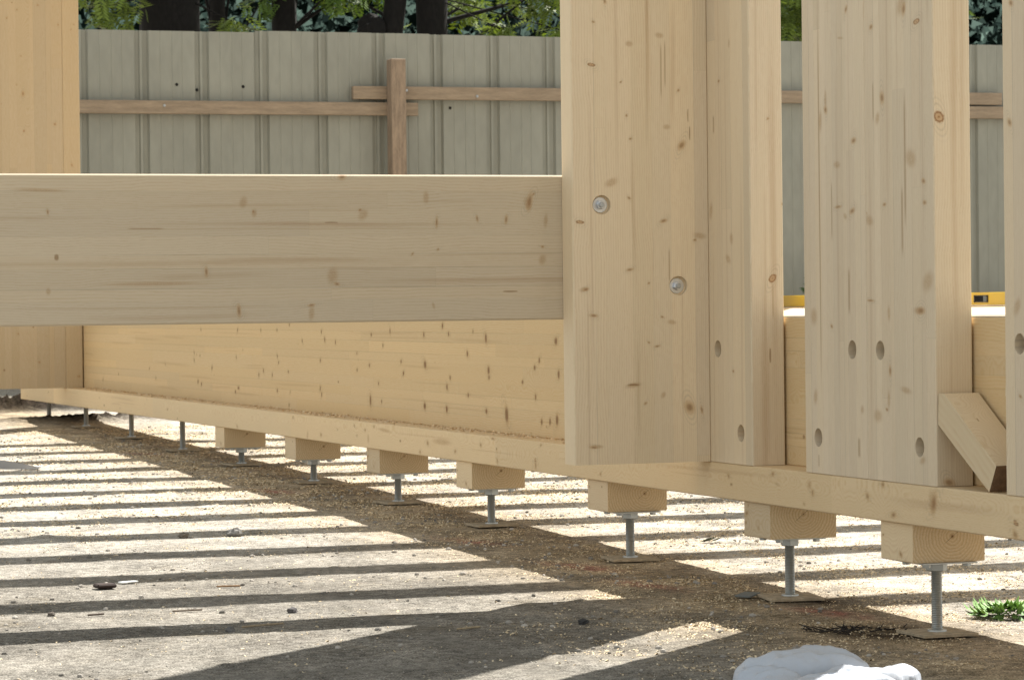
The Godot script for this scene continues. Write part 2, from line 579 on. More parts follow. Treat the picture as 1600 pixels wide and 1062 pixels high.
func lump_mesh(seed_: int, rough: float, rings := 6, seg := 9) -> ArrayMesh:   # a stone of radius one
	var st := start()
	st.set_smooth_group(-1)
	var n := FastNoiseLite.new()
	n.seed = seed_
	n.frequency = 0.9
	var p := func(i: int, k: int) -> Vector3:
		var th := PI * i / rings
		var d := Vector3(sin(th) * cos(TAU * k / seg), cos(th), sin(th) * sin(TAU * k / seg))
		return d * (1.0 + rough * n.get_noise_3dv(d * 1.4)) * Vector3(1.0, 0.62, 0.8)
	for i in rings:
		for k in seg:
			var a: Vector3 = p.call(i, k)
			var b: Vector3 = p.call(i, (k + 1) % seg)
			var c: Vector3 = p.call(i + 1, (k + 1) % seg)
			var d: Vector3 = p.call(i + 1, k)
			var mid := (a + b + c + d) * 0.25
			if i > 0: tri(st, a, b, c, ((b - a).cross(c - a) * signf((b - a).cross(c - a).dot(mid))).normalized())
			if i < rings - 1: tri(st, a, c, d, ((c - a).cross(d - a) * signf((c - a).cross(d - a).dot(mid))).normalized())
	return st.commit()


func coloured(rough := 0.8, spec := 0.3) -> StandardMaterial3D:
	var m := StandardMaterial3D.new()
	m.vertex_color_use_as_albedo = true
	m.roughness = rough
	m.metallic_specular = spec
	return m


func plain(c: Color, rough := 0.7, metal := 0.0, spec := 0.4) -> StandardMaterial3D:   # c in linear values
	var m := StandardMaterial3D.new()
	m.albedo_color = c.linear_to_srgb()
	m.roughness = rough
	m.metallic = metal
	m.metallic_specular = spec
	return m


func mottled(c: Color, much: float, freq: float, rough := 0.8, seed_ := 3, stretch := Vector3.ONE) -> StandardMaterial3D:
	var m := plain(c, rough)
	var side := 256
	var a := seamless(side, freq, seed_)
	var b := seamless(side, freq * 6.0, seed_ + 1)
	var data := PackedByteArray()
	data.resize(side * side)
	for i in side * side:
		data[i] = clampi(int(255.0 * (1.0 - much * (0.6 * a[i] + 0.4 * b[i]) / 255.0)), 0, 255)
	m.albedo_texture = ImageTexture.create_from_image(Image.create_from_data(side, side, false, Image.FORMAT_L8, data))
	m.uv1_triplanar = true
	m.uv1_world_triplanar = true
	m.uv1_scale = stretch
	return m


func end_grain(px: float, py: float, seed_: int) -> StandardMaterial3D:   # growth rings round the pith (px, py)
	var w := 200
	var h := 120
	var n := FastNoiseLite.new()
	n.seed = seed_
	n.frequency = 0.02
	var im := Image.create(w, h, false, Image.FORMAT_RGB8)
	for y in h:
		for x in w:
			var u := (x / float(w) - px) * 0.2
			var v := (y / float(h) - py) * 0.1
			var d := sqrt(u * u + v * v) + n.get_noise_2d(x, y) * 0.004
			var f := fposmod(d * 120.0, 1.0)
			var late := f * f * f
			var r := n.get_noise_2d(x * 6.0, y * 6.0)
			var c := Color(0.84, 0.765, 0.63).lerp(Color(0.70, 0.565, 0.40), late * 0.62)
			c = c.darkened(clampf(0.06 * r + 0.03, 0.0, 0.3))
			if d < 0.006: c = c.lerp(Color(0.35, 0.22, 0.11), 0.8 * (1.0 - d / 0.006))
			if absf(u * 0.8 + v) < 0.0007 and d < 0.03: c = c.darkened(0.3)
			im.set_pixel(x, y, c)
	var m := StandardMaterial3D.new()
	m.albedo_texture = ImageTexture.create_from_image(im)
	m.roughness = 0.8
	m.metallic_specular = 0.2
	return m


# ================================================================ the scene
func _ready() -> void:
	rng.seed = 20
	relief.seed = 4
	relief.frequency = 1.0
	relief.noise_type = FastNoiseLite.TYPE_SIMPLEX_SMOOTH
	patchy.seed = 9
	patchy.frequency = 1.0
	patchy.noise_type = FastNoiseLite.TYPE_SIMPLEX_SMOOTH
	view_and_light()
	steel = plain(Color(0.62, 0.64, 0.66), 0.34, 0.85)
	dull_steel = plain(Color(0.42, 0.44, 0.45), 0.45, 0.8)
	for i in 5: sheets.append(grain_sheet(96, 31 + i * 7, false))
	for i in 3: wide_sheets.append(grain_sheet(150, 71 + i * 5, true))
	end_mats = [end_grain(0.55, 0.34, 1), end_grain(0.5, 0.30, 2), end_grain(0.2, 1.6, 3), end_grain(0.62, 0.42, 4)]
	make_ground()
	make_frame()
	make_feet()
	make_fence()
	make_trees()
	make_far()
	make_litter()


func view_and_light() -> void:
	var cam := Camera3D.new()
	cam.name = "camera"
	var yaw := 0.332
	var pitch := -0.0112
	var roll := 0.0114
	var fw := Vector3(sin(yaw), 0, -cos(yaw))
	var right := Vector3(cos(yaw), 0, sin(yaw))
	var view := fw * cos(pitch) + Vector3.UP * sin(pitch)
	var up := Vector3.UP * cos(pitch) - fw * sin(pitch)
	cam.transform = Transform3D(Basis(right * cos(roll) - up * sin(roll), right * sin(roll) + up * cos(roll), -view), Vector3(-3.3661, 0.4462, 8.0506))
	cam.near = 0.5
	cam.far = 900.0
	var lens := CameraAttributesPhysical.new()
	lens.frustum_focal_length = 109.0
	lens.frustum_focus_distance = 9.3
	lens.exposure_aperture = 19.0
	lens.frustum_near = 0.5
	lens.frustum_far = 900.0
	cam.attributes = lens
	cam.fov = rad_to_deg(2.0 * atan(531.0 / 4828.9))
	add_child(cam)
	var e := Environment.new()
	e.background_mode = Environment.BG_SKY
	var sky := ProceduralSkyMaterial.new()
	sky.sky_top_color = Color(0.495, 0.512, 0.52)
	sky.sky_horizon_color = Color(0.79, 0.79, 0.78)
	sky.sky_curve = 0.14
	sky.ground_bottom_color = Color(0.40, 0.36, 0.30)
	sky.ground_horizon_color = Color(0.55, 0.60, 0.64)
	sky.sun_angle_max = 12.0
	e.sky = Sky.new()
	e.sky.sky_material = sky
	e.tonemap_mode = Environment.TONE_MAPPER_LINEAR
	e.tonemap_exposure = 2.8
	e.sdfgi_enabled = true
	e.ssao_enabled = true
	e.ssil_enabled = true
	var we := WorldEnvironment.new()
	we.name = "environment"
	we.environment = e
	add_child(we)
	var sun := DirectionalLight3D.new()
	sun.name = "sun"
	sun.light_color = Color(1.0, 0.98, 0.95)
	sun.light_energy = 1.2
	sun.light_angular_distance = 0.5
	sun.shadow_enabled = true
	sun.basis = Basis.looking_at(Vector3(-0.52, -1.0, 0.47).normalized(), Vector3.UP)
	add_child(sun)


func make_frame() -> void:
	var X := Vector3.RIGHT
	var Y := Vector3.UP
	var Z := Vector3.BACK
	# sill beam on its adjustable feet
	var sill_wood := make_wood(14.6, 0.1, 0.365, 140.0, 400.0, 0, 0.985, 1.12)
	knot(sill_wood, 0, 3.843, 0.193, 0.025, 0.022, 0)
	knot(sill_wood, 0, 3.705, 0.175, 0.020, 0.019, 0)
	knot(sill_wood, 0, 4.181, 0.193, 0.040, 0.033, 2)
	knot(sill_wood, 0, 4.989, 0.021, 0.020, 0.026, 0)
	knot(sill_wood, 0, 5.380, 0.019, 0.015, 0.019, 0)
	knot(sill_wood, 0, 4.228, 0.073, 0.015, 0.019, 0)
	knot(sill_wood, 0, 3.067, 0.112, 0.020, 0.019, 0)
	knot(sill_wood, 0, 2.987, 0.112, 0.020, 0.006, 0)
	knot(sill_wood, 0, 3.043, 0.059, 0.050, 0.009, 2)
	knot(sill_wood, 0, 5.425, 0.093, 0.040, 0.009, 0)
	knot(sill_wood, 0, 6.167, 0.049, 0.025, 0.019, 0)
	knot(sill_wood, 0, 6.262, 0.013, 0.020, 0.015, 0)
	knot(sill_wood, 0, 5.844, 0.032, 0.020, 0.015, 0)
	knot(sill_wood, 0, 5.557, 0.066, 0.020, 0.015, 0)
	knot(sill_wood, 0, 6.935, 0.037, 0.030, 0.041, 2)
	knot(sill_wood, 0, 7.829, 0.017, 0.030, 0.044, 2)
	knot(sill_wood, 0, 2.120, 0.062, 0.030, 0.044, 0)
	knot(sill_wood, 0, 2.130, 0.061, 0.040, 0.063, 2)
	knot(sill_wood, 0, 2.487, 0.057, 0.020, 0.019, 0)
	knot(sill_wood, 0, 2.398, 0.091, 0.020, 0.015, 0)
	knot(sill_wood, 0, 2.837, 0.068, 0.030, 0.030, 2)
	knot(sill_wood, 0, 1.715, 0.012, 0.025, 0.019, 0)
	knot(sill_wood, 0, 2.817, 0.048, 0.015, 0.019, 0)
	knot(sill_wood, 0, 6.718, 0.077, 0.200, 0.017, 2)
	knot(sill_wood, 0, 5.999, 0.060, 0.250, 0.026, 2)
	few_knots(sill_wood, 40, [0])
	streaks(sill_wood, 14, [0])
	finish_wood(sill_wood)
	var o := timber("sill_beam", sill_wood, frame(-Z, Y, X, Vector3(0, -0.1, 3.5)), [], 0.003, 2)
	tag(o, "long flat timber sill beam carried on the row of steel feet", "beam")
	# wall beam standing on the sill
	var wall_wood := make_wood(13.476, 0.405, 0.10, 152.0, 420.0, 9, 0.94, 1.30, 0.018, true, 0.4)
	knot(wall_wood, 0, 10.167, 0.346, 0.012, 0.017, 0)
	knot(wall_wood, 0, 10.167, 0.346, 0.012, 0.017, 4)
	knot(wall_wood, 0, 9.429, 0.346, 0.017, 0.022, 0)
	knot(wall_wood, 0, 9.429, 0.346, 0.017, 0.022, 4)
	knot(wall_wood, 0, 8.997, 0.347, 0.013, 0.020, 0)
	knot(wall_wood, 0, 8.997, 0.347, 0.013, 0.020, 4)
	knot(wall_wood, 0, 8.708, 0.349, 0.015, 0.017, 0)
	knot(wall_wood, 0, 8.708, 0.349, 0.015, 0.017, 4)
	knot(wall_wood, 0, 8.493, 0.373, 0.017, 0.016, 0)
	knot(wall_wood, 0, 8.493, 0.373, 0.017, 0.016, 4)
	knot(wall_wood, 0, 8.283, 0.304, 0.015, 0.022, 0)
	knot(wall_wood, 0, 8.283, 0.304, 0.015, 0.022, 4)
	knot(wall_wood, 0, 7.974, 0.344, 0.015, 0.023, 0)
	knot(wall_wood, 0, 7.974, 0.344, 0.015, 0.023, 4)
	knot(wall_wood, 0, 7.922, 0.312, 0.017, 0.029, 0)
	knot(wall_wood, 0, 7.922, 0.312, 0.017, 0.029, 4)
	knot(wall_wood, 0, 7.758, 0.302, 0.014, 0.024, 0)
	knot(wall_wood, 0, 7.758, 0.302, 0.014, 0.024, 4)
	knot(wall_wood, 0, 7.234, 0.336, 0.017, 0.019, 0)
	knot(wall_wood, 0, 7.234, 0.336, 0.017, 0.019, 4)
	knot(wall_wood, 0, 6.974, 0.352, 0.013, 0.030, 0)
	knot(wall_wood, 0, 6.974, 0.352, 0.013, 0.030, 4)
	knot(wall_wood, 0, 7.073, 0.295, 0.015, 0.020, 0)
	knot(wall_wood, 0, 7.073, 0.295, 0.015, 0.020, 4)
	knot(wall_wood, 0, 6.535, 0.340, 0.019, 0.024, 0)
	knot(wall_wood, 0, 6.535, 0.340, 0.019, 0.024, 4)
	knot(wall_wood, 0, 6.302, 0.374, 0.016, 0.027, 0)
	knot(wall_wood, 0, 6.302, 0.374, 0.016, 0.027, 4)
	knot(wall_wood, 0, 10.316, 0.231, 0.012, 0.024, 0)
	knot(wall_wood, 0, 10.316, 0.231, 0.012, 0.024, 4)
	knot(wall_wood, 0, 10.193, 0.219, 0.014, 0.015, 0)
	knot(wall_wood, 0, 10.193, 0.219, 0.014, 0.015, 4)
	knot(wall_wood, 0, 9.947, 0.161, 0.016, 0.027, 0)
	knot(wall_wood, 0, 9.947, 0.161, 0.016, 0.027, 4)
	knot(wall_wood, 0, 9.459, 0.219, 0.013, 0.023, 0)
	knot(wall_wood, 0, 9.459, 0.219, 0.013, 0.023, 4)
	knot(wall_wood, 0, 8.708, 0.233, 0.014, 0.025, 0)
	knot(wall_wood, 0, 8.708, 0.233, 0.014, 0.025, 4)
	knot(wall_wood, 0, 8.687, 0.205, 0.017, 0.017, 0)
	knot(wall_wood, 0, 8.687, 0.205, 0.017, 0.017, 4)
	knot(wall_wood, 0, 8.957, 0.165, 0.017, 0.024, 0)
	knot(wall_wood, 0, 8.957, 0.165, 0.017, 0.024, 4)
	knot(wall_wood, 0, 9.040, 0.145, 0.016, 0.026, 0)
	knot(wall_wood, 0, 9.040, 0.145, 0.016, 0.026, 4)
	knot(wall_wood, 0, 8.800, 0.149, 0.015, 0.025, 0)
	knot(wall_wood, 0, 8.800, 0.149, 0.015, 0.025, 4)
	knot(wall_wood, 0, 8.521, 0.168, 0.018, 0.016, 0)
	knot(wall_wood, 0, 8.521, 0.168, 0.018, 0.016, 4)
	knot(wall_wood, 0, 7.996, 0.224, 0.018, 0.020, 0)
	knot(wall_wood, 0, 7.996, 0.224, 0.018, 0.020, 4)
	knot(wall_wood, 0, 7.441, 0.193, 0.016, 0.017, 0)
	knot(wall_wood, 0, 7.441, 0.193, 0.016, 0.017, 4)
	knot(wall_wood, 0, 7.264, 0.214, 0.017, 0.019, 0)
	knot(wall_wood, 0, 7.264, 0.214, 0.017, 0.019, 4)
	knot(wall_wood, 0, 6.832, 0.235, 0.018, 0.019, 0)
	knot(wall_wood, 0, 6.832, 0.235, 0.018, 0.019, 4)
	knot(wall_wood, 0, 6.803, 0.189, 0.017, 0.021, 0)
	knot(wall_wood, 0, 6.803, 0.189, 0.017, 0.021, 4)
	knot(wall_wood, 0, 6.523, 0.228, 0.034, 0.036, 0)
	knot(wall_wood, 0, 6.523, 0.228, 0.034, 0.036, 4)
	knot(wall_wood, 0, 10.246, 0.090, 0.013, 0.024, 0)
	knot(wall_wood, 0, 10.246, 0.090, 0.013, 0.024, 4)
	knot(wall_wood, 0, 10.170, 0.079, 0.016, 0.022, 0)
	knot(wall_wood, 0, 10.170, 0.079, 0.016, 0.022, 4)
	knot(wall_wood, 0, 9.432, 0.077, 0.018, 0.017, 0)
	knot(wall_wood, 0, 9.432, 0.077, 0.018, 0.017, 4)
	knot(wall_wood, 0, 9.485, 0.059, 0.017, 0.016, 0)
	knot(wall_wood, 0, 9.485, 0.059, 0.017, 0.016, 4)
	knot(wall_wood, 0, 8.715, 0.081, 0.018, 0.023, 0)
	knot(wall_wood, 0, 8.715, 0.081, 0.018, 0.023, 4)
	knot(wall_wood, 0, 8.002, 0.106, 0.016, 0.029, 0)
	knot(wall_wood, 0, 8.002, 0.106, 0.016, 0.029, 4)
	knot(wall_wood, 0, 7.980, 0.080, 0.017, 0.026, 0)
	knot(wall_wood, 0, 7.980, 0.080, 0.017, 0.026, 4)
	knot(wall_wood, 0, 8.516, 0.022, 0.013, 0.020, 0)
	knot(wall_wood, 0, 8.516, 0.022, 0.013, 0.020, 4)
	knot(wall_wood, 0, 7.139, 0.144, 0.013, 0.018, 0)
	knot(wall_wood, 0, 7.139, 0.144, 0.013, 0.018, 4)
	knot(wall_wood, 0, 7.255, 0.075, 0.028, 0.055, 0)
	knot(wall_wood, 0, 7.255, 0.075, 0.028, 0.055, 4)
	knot(wall_wood, 0, 7.099, 0.074, 0.014, 0.019, 0)
	knot(wall_wood, 0, 7.099, 0.074, 0.014, 0.019, 4)
	knot(wall_wood, 0, 6.530, 0.072, 0.016, 0.028, 0)
	knot(wall_wood, 0, 6.530, 0.072, 0.016, 0.028, 4)
	knot(wall_wood, 0, 6.263, 0.069, 0.019, 0.026, 0)
	knot(wall_wood, 0, 6.263, 0.069, 0.019, 0.026, 4)
	knot(wall_wood, 0, 6.256, 0.149, 0.014, 0.024, 0)
	knot(wall_wood, 0, 6.256, 0.149, 0.014, 0.024, 4)
	knot(wall_wood, 0, 6.801, 0.191, 0.017, 0.016, 0)
	knot(wall_wood, 0, 6.801, 0.191, 0.017, 0.016, 4)
	knot(wall_wood, 0, 6.218, 0.184, 0.018, 0.021, 0)
	knot(wall_wood, 0, 6.218, 0.184, 0.018, 0.021, 4)
	knot(wall_wood, 0, 6.256, 0.149, 0.017, 0.025, 0)
	knot(wall_wood, 0, 6.256, 0.149, 0.017, 0.025, 4)
	knot(wall_wood, 0, 5.775, 0.218, 0.027, 0.035, 0)
	knot(wall_wood, 0, 5.775, 0.218, 0.027, 0.035, 4)
	knot(wall_wood, 0, 5.771, 0.193, 0.017, 0.019, 0)
	knot(wall_wood, 0, 5.771, 0.193, 0.017, 0.019, 4)
	knot(wall_wood, 0, 5.412, 0.184, 0.017, 0.018, 0)
	knot(wall_wood, 0, 5.412, 0.184, 0.017, 0.018, 4)
	knot(wall_wood, 0, 5.239, 0.260, 0.017, 0.024, 0)
	knot(wall_wood, 0, 5.239, 0.260, 0.017, 0.024, 4)
	knot(wall_wood, 0, 5.286, 0.235, 0.019, 0.022, 0)
	knot(wall_wood, 0, 5.286, 0.235, 0.019, 0.022, 4)
	knot(wall_wood, 0, 5.048, 0.216, 0.021, 0.036, 0)
	knot(wall_wood, 0, 5.048, 0.216, 0.021, 0.036, 4)
	knot(wall_wood, 0, 5.280, 0.136, 0.015, 0.027, 0)
	knot(wall_wood, 0, 5.280, 0.136, 0.015, 0.027, 4)
	knot(wall_wood, 0, 6.008, 0.125, 0.016, 0.021, 0)
	knot(wall_wood, 0, 6.008, 0.125, 0.016, 0.021, 4)
	knot(wall_wood, 0, 6.534, 0.072, 0.026, 0.030, 0)
	knot(wall_wood, 0, 6.534, 0.072, 0.026, 0.030, 4)
	knot(wall_wood, 0, 6.263, 0.067, 0.022, 0.029, 0)
	knot(wall_wood, 0, 6.263, 0.067, 0.022, 0.029, 4)
	knot(wall_wood, 0, 5.804, 0.073, 0.023, 0.024, 0)
	knot(wall_wood, 0, 5.804, 0.073, 0.023, 0.024, 4)
	knot(wall_wood, 0, 5.583, 0.068, 0.037, 0.066, 0)
	knot(wall_wood, 0, 5.583, 0.068, 0.037, 0.066, 4)
	knot(wall_wood, 0, 5.221, 0.054, 0.017, 0.027, 0)
	knot(wall_wood, 0, 5.221, 0.054, 0.017, 0.027, 4)
	knot(wall_wood, 0, 5.138, 0.057, 0.020, 0.029, 0)
	knot(wall_wood, 0, 5.138, 0.057, 0.020, 0.029, 4)
	knot(wall_wood, 0, 5.069, 0.065, 0.028, 0.043, 0)
	knot(wall_wood, 0, 5.069, 0.065, 0.028, 0.043, 4)
	knot(wall_wood, 0, 6.304, 0.374, 0.018, 0.019, 0)
	knot(wall_wood, 0, 6.304, 0.374, 0.018, 0.019, 4)
	knot(wall_wood, 0, 6.231, 0.344, 0.016, 0.021, 0)
	knot(wall_wood, 0, 6.231, 0.344, 0.016, 0.021, 4)
	knot(wall_wood, 0, 5.946, 0.354, 0.010, 0.017, 0)
	knot(wall_wood, 0, 5.946, 0.354, 0.010, 0.017, 4)
	knot(wall_wood, 0, 5.801, 0.331, 0.025, 0.040, 0)
	knot(wall_wood, 0, 5.801, 0.331, 0.025, 0.040, 4)
	knot(wall_wood, 0, 5.071, 0.326, 0.030, 0.030, 0)
	knot(wall_wood, 0, 5.071, 0.326, 0.030, 0.030, 4)
	knot(wall_wood, 0, 6.013, 0.274, 0.021, 0.028, 0)
	knot(wall_wood, 0, 6.013, 0.274, 0.021, 0.028, 4)
	knot(wall_wood, 0, 11.345, 0.138, 0.016, 0.015, 0)
	knot(wall_wood, 0, 11.345, 0.138, 0.016, 0.015, 4)
	knot(wall_wood, 0, 11.191, 0.090, 0.013, 0.021, 0)
	knot(wall_wood, 0, 11.191, 0.090, 0.013, 0.021, 4)
	knot(wall_wood, 0, 10.237, 0.092, 0.014, 0.023, 0)
	knot(wall_wood, 0, 10.237, 0.092, 0.014, 0.023, 4)
	knot(wall_wood, 0, 10.168, 0.081, 0.014, 0.017, 0)
	knot(wall_wood, 0, 10.168, 0.081, 0.014, 0.017, 4)
	knot(wall_wood, 0, 9.416, 0.078, 0.018, 0.018, 0)
	knot(wall_wood, 0, 9.416, 0.078, 0.018, 0.018, 4)
	knot(wall_wood, 0, 9.480, 0.057, 0.013, 0.018, 0)
	knot(wall_wood, 0, 9.480, 0.057, 0.013, 0.018, 4)
	knot(wall_wood, 0, 12.135, 0.095, 0.013, 0.016, 0)
	knot(wall_wood, 0, 12.135, 0.095, 0.013, 0.016, 4)
	knot(wall_wood, 0, 12.559, 0.056, 0.014, 0.026, 0)
	knot(wall_wood, 0, 12.559, 0.056, 0.014, 0.026, 4)
	knot(wall_wood, 0, 9.944, 0.164, 0.013, 0.020, 0)
	knot(wall_wood, 0, 9.944, 0.164, 0.013, 0.020, 4)
	knot(wall_wood, 0, 10.318, 0.194, 0.016, 0.026, 0)
	knot(wall_wood, 0, 10.318, 0.194, 0.016, 0.026, 4)
	few_knots(wall_wood, 24, [0])
	streaks(wall_wood, 40, [0])
	finish_wood(wall_wood)
	o = timber("wall_beam", wall_wood, frame(-Z, Y, X, Vector3(0.105, 0.0, 3.5)), [], 0.003, 2)
	tag(o, "deep glulam wall beam with many dark knots standing upright on the sill", "beam")
	# plank clasping the near stud, front face towards the camera
	var plank_wood := make_wood(3.0, 0.409, 0.0853, 560.0, 560.0, 7, 1.045, 0.83, 0.03)
	knot(plank_wood, 0, 1.112, 0.061, 0.011, 0.024, 1)
	knot(plank_wood, 0, 1.231, 0.068, 0.007, 0.009, 0)
	knot(plank_wood, 0, 1.172, 0.174, 0.019, 0.026, 2)
	knot(plank_wood, 0, 1.065, 0.148, 0.007, 0.007, 0)
	knot(plank_wood, 0, 1.099, 0.269, 0.167, 0.006, 3)
	knot(plank_wood, 0, 1.117, 0.281, 0.148, 0.006, 3)
	knot(plank_wood, 0, 0.890, 0.329, 0.026, 0.020, 0)
	knot(plank_wood, 0, 0.974, 0.349, 0.041, 0.004, 4)
	knot(plank_wood, 0, 0.924, 0.354, 0.044, 0.004, 4)
	knot(plank_wood, 0, 1.044, 0.321, 0.009, 0.007, 0)
	knot(plank_wood, 0, 0.941, 0.285, 0.017, 0.026, 2)
	knot(plank_wood, 0, 0.907, 0.175, 0.007, 0.009, 0)
	knot(plank_wood, 0, 0.675, 0.022, 0.011, 0.026, 1)
	knot(plank_wood, 0, 0.677, -0.003, 0.009, 0.007, 0)
	knot(plank_wood, 0, 0.785, 0.116, 0.030, 0.041, 2)
	knot(plank_wood, 0, 0.742, 0.169, 0.009, 0.009, 0)
	knot(plank_wood, 0, 0.678, 0.272, 0.011, 0.019, 0)
	knot(plank_wood, 0, 0.636, 0.382, 0.022, 0.044, 2)
	knot(plank_wood, 0, 0.624, 0.366, 0.007, 0.011, 0)
	knot(plank_wood, 0, 0.488, 0.031, 0.017, 0.030, 2)
	knot(plank_wood, 0, 0.488, 0.038, 0.009, 0.015, 0)
	knot(plank_wood, 0, 0.415, 0.060, 0.009, 0.024, 0)
	knot(plank_wood, 0, 0.394, 0.294, 0.017, 0.030, 2)
	knot(plank_wood, 0, 0.327, 0.249, 0.007, 0.015, 0)
	knot(plank_wood, 0, 0.338, 0.224, 0.006, 0.007, 0)
	knot(plank_wood, 0, 0.219, 0.176, 0.019, 0.052, 2)
	knot(plank_wood, 0, 0.220, 0.176, 0.006, 0.048, 4)
	knot(plank_wood, 0, 0.154, 0.345, 0.033, 0.030, 0)
	knot(plank_wood, 0, 0.190, 0.266, 0.022, 0.017, 2)
	knot(plank_wood, 0, 0.051, 0.066, 0.013, 0.044, 2)
	knot(plank_wood, 0, 0.048, 0.056, 0.007, 0.022, 0)
	knot(plank_wood, 0, 0.168, 0.212, 0.009, 0.009, 0)
	knot(plank_wood, 0, 0.504, 0.226, 0.007, 0.007, 0)
	knot(plank_wood, 0, 0.409, 0.265, 0.007, 0.009, 0)
	knot(plank_wood, 0, 0.552, 0.288, 0.111, 0.006, 3)
	knot(plank_wood, 0, 0.542, 0.169, 0.009, 0.019, 0)
	knot(plank_wood, 0, 1.197, 0.265, 0.019, 0.030, 2)
	knot(plank_wood, 0, 1.289, 0.103, 0.015, 0.009, 0)
	knot(plank_wood, 0, 0.972, 0.164, 0.009, 0.007, 0)
	knot(plank_wood, 0, 0.146, 0.382, 0.022, 0.007, 0)
	streaks(plank_wood, 16, [0])
	finish_wood(plank_wood)
	var holes := [[0.723, 0.087, 0.0270, 0.016], [0.496, 0.315, 0.0270, 0.016]]
	o = timber("glulam_plank", plank_wood, frame(Y, X, -Z, Vector3(-0.409, 0, 0)), holes, 0.003, 2)
	tag(o, "broad upright glulam plank with two round bolt heads in its front", "plank")
	for h in holes: bolt_in(o, h[0], h[1], h[3], 0.0218, rng.randf() * 3.0)
	# its twin at the far end of the wall
	var far_wood := make_wood(3.0, 0.409, 0.0853, 330.0, 330.0, 8, 0.86, 0.98, 0.025)
	few_knots(far_wood, 46, [0])
	finish_wood(far_wood)
	o = timber("glulam_plank", far_wood, frame(Y, X, -Z, Vector3(-0.409, 0, -9.6)), [], 0.003, 2)
	tag(o, "broad upright glulam plank at the far left end of the wall beam", "plank")
	# the deep beam bolted behind the near plank
	var beam_wood := make_wood(3.2, 0.404, 0.06, 560.0, 560.0, 8, 0.95, 0.78, 0.022)
	knot(beam_wood, 0, 1.816, 0.182, 0.013, 0.022, 4)
	knot(beam_wood, 0, 0.484, 0.331, 0.017, 0.041, 0)
	knot(beam_wood, 0, 0.490, 0.324, 0.026, 0.041, 2)
	knot(beam_wood, 0, 0.472, 0.351, 0.007, 0.007, 0)
	knot(beam_wood, 0, 0.757, 0.273, 0.007, 0.030, 0)
	knot(beam_wood, 0, 0.639, 0.283, 0.007, 0.017, 0)
	knot(beam_wood, 0, 0.554, 0.280, 0.009, 0.024, 0)
	knot(beam_wood, 0, 0.968, 0.294, 0.033, 0.033, 2)
	knot(beam_wood, 0, 0.977, 0.307, 0.009, 0.007, 0)
	knot(beam_wood, 0, 1.059, 0.273, 0.041, 0.004, 4)
	knot(beam_wood, 0, 0.787, 0.342, 0.019, 0.041, 2)
	knot(beam_wood, 0, 1.057, 0.128, 0.037, 0.052, 2)
	knot(beam_wood, 0, 1.045, 0.105, 0.015, 0.009, 0)
	knot(beam_wood, 0, 0.544, 0.080, 0.048, 0.006, 4)
	knot(beam_wood, 0, 1.118, 0.027, 0.020, 0.048, 2)
	knot(beam_wood, 0, 1.118, 0.048, 0.019, 0.007, 0)
	knot(beam_wood, 0, 1.321, 0.035, 0.011, 0.033, 0)
	knot(beam_wood, 0, 1.410, 0.141, 0.009, 0.026, 0)
	knot(beam_wood, 0, 1.275, 0.298, 0.017, 0.026, 2)
	knot(beam_wood, 0, 1.278, 0.303, 0.006, 0.009, 0)
	knot(beam_wood, 0, 1.838, 0.302, 0.006, 0.015, 0)
	knot(beam_wood, 0, 1.839, 0.092, 0.015, 0.022, 2)
	knot(beam_wood, 0, 0.447, 0.204, 0.009, 0.007, 0)
	knot(beam_wood, 0, 0.448, 0.168, 0.026, 0.033, 2)
	knot(beam_wood, 0, 1.027, 0.399, 0.022, 0.019, 0)
	knot(beam_wood, 0, 0.828, 0.186, 0.007, 0.007, 0)
	knot(beam_wood, 0, 0.754, 0.198, 0.007, 0.007, 0)
	knot(beam_wood, 0, 0.437, 0.276, 0.015, 0.044, 2)
	knot(beam_wood, 0, 0.769, 0.043, 0.011, 0.019, 2)
	knot(beam_wood, 0, 1.305, 0.329, 0.026, 0.037, 2)
	knot(beam_wood, 0, 1.575, 0.257, 0.111, 0.006, 3)
	knot(beam_wood, 0, 1.858, 0.360, 0.167, 0.011, 2)
	knot(beam_wood, 0, 1.551, 0.110, 0.315, 0.013, 2)
	streaks(beam_wood, 22, [0])
	finish_wood(beam_wood)
	o = timber("cross_beam", beam_wood, frame(-X, Y, -Z, Vector3(-0.02, 0.405, -0.0865)), [], 0.0045, 2)
	tag(o, "deep horizontal glulam beam running left from behind the bolted plank", "beam")
	# studs: 0.376 deep planks standing on the sill with counterbored bolt holes
	var stud_wood := make_wood(3.0, 0.376, 0.0986, 500.0, 560.0, 6, 1.025, 0.80, 0.03)
	knot(stud_wood, 0, 0.567, 0.221, 0.030, 0.037, 2)
	knot(stud_wood, 0, 0.623, 0.245, 0.037, 0.028, 2)
	knot(stud_wood, 0, 1.163, 0.242, 0.030, 0.014, 2)
	knot(stud_wood, 0, 1.064, 0.167, 0.009, 0.014, 0)
	knot(stud_wood, 0, 0.256, 0.249, 0.009, 0.014, 0)
	knot(stud_wood, 0, 0.945, 0.126, 0.056, 0.014, 3)
	knot(stud_wood, 0, 0.704, 0.101, 0.056, 0.028, 2)
	knot(stud_wood, 1, 0.511, 0.065, 0.026, 0.024, 1)
	knot(stud_wood, 1, 0.947, 0.056, 0.007, 0.007, 0)
	knot(stud_wood, 1, 0.714, 0.097, 0.009, 0.006, 0)
	knot(stud_wood, 1, 0.300, 0.056, 0.044, 0.007, 4)
	knot(stud_wood, 1, 0.450, 0.066, 0.111, 0.004, 3)
	streaks(stud_wood, 14, [0, 1])
	finish_wood(stud_wood)
	holes = [[0.317, 0.141, 0.024, 0.055], [0.086, 0.298, 0.024, 0.055]]
	o = timber("stud", stud_wood, frame(Y, Z, X, Vector3(0, 0.001, -0.084)), holes, 0.003, 2)
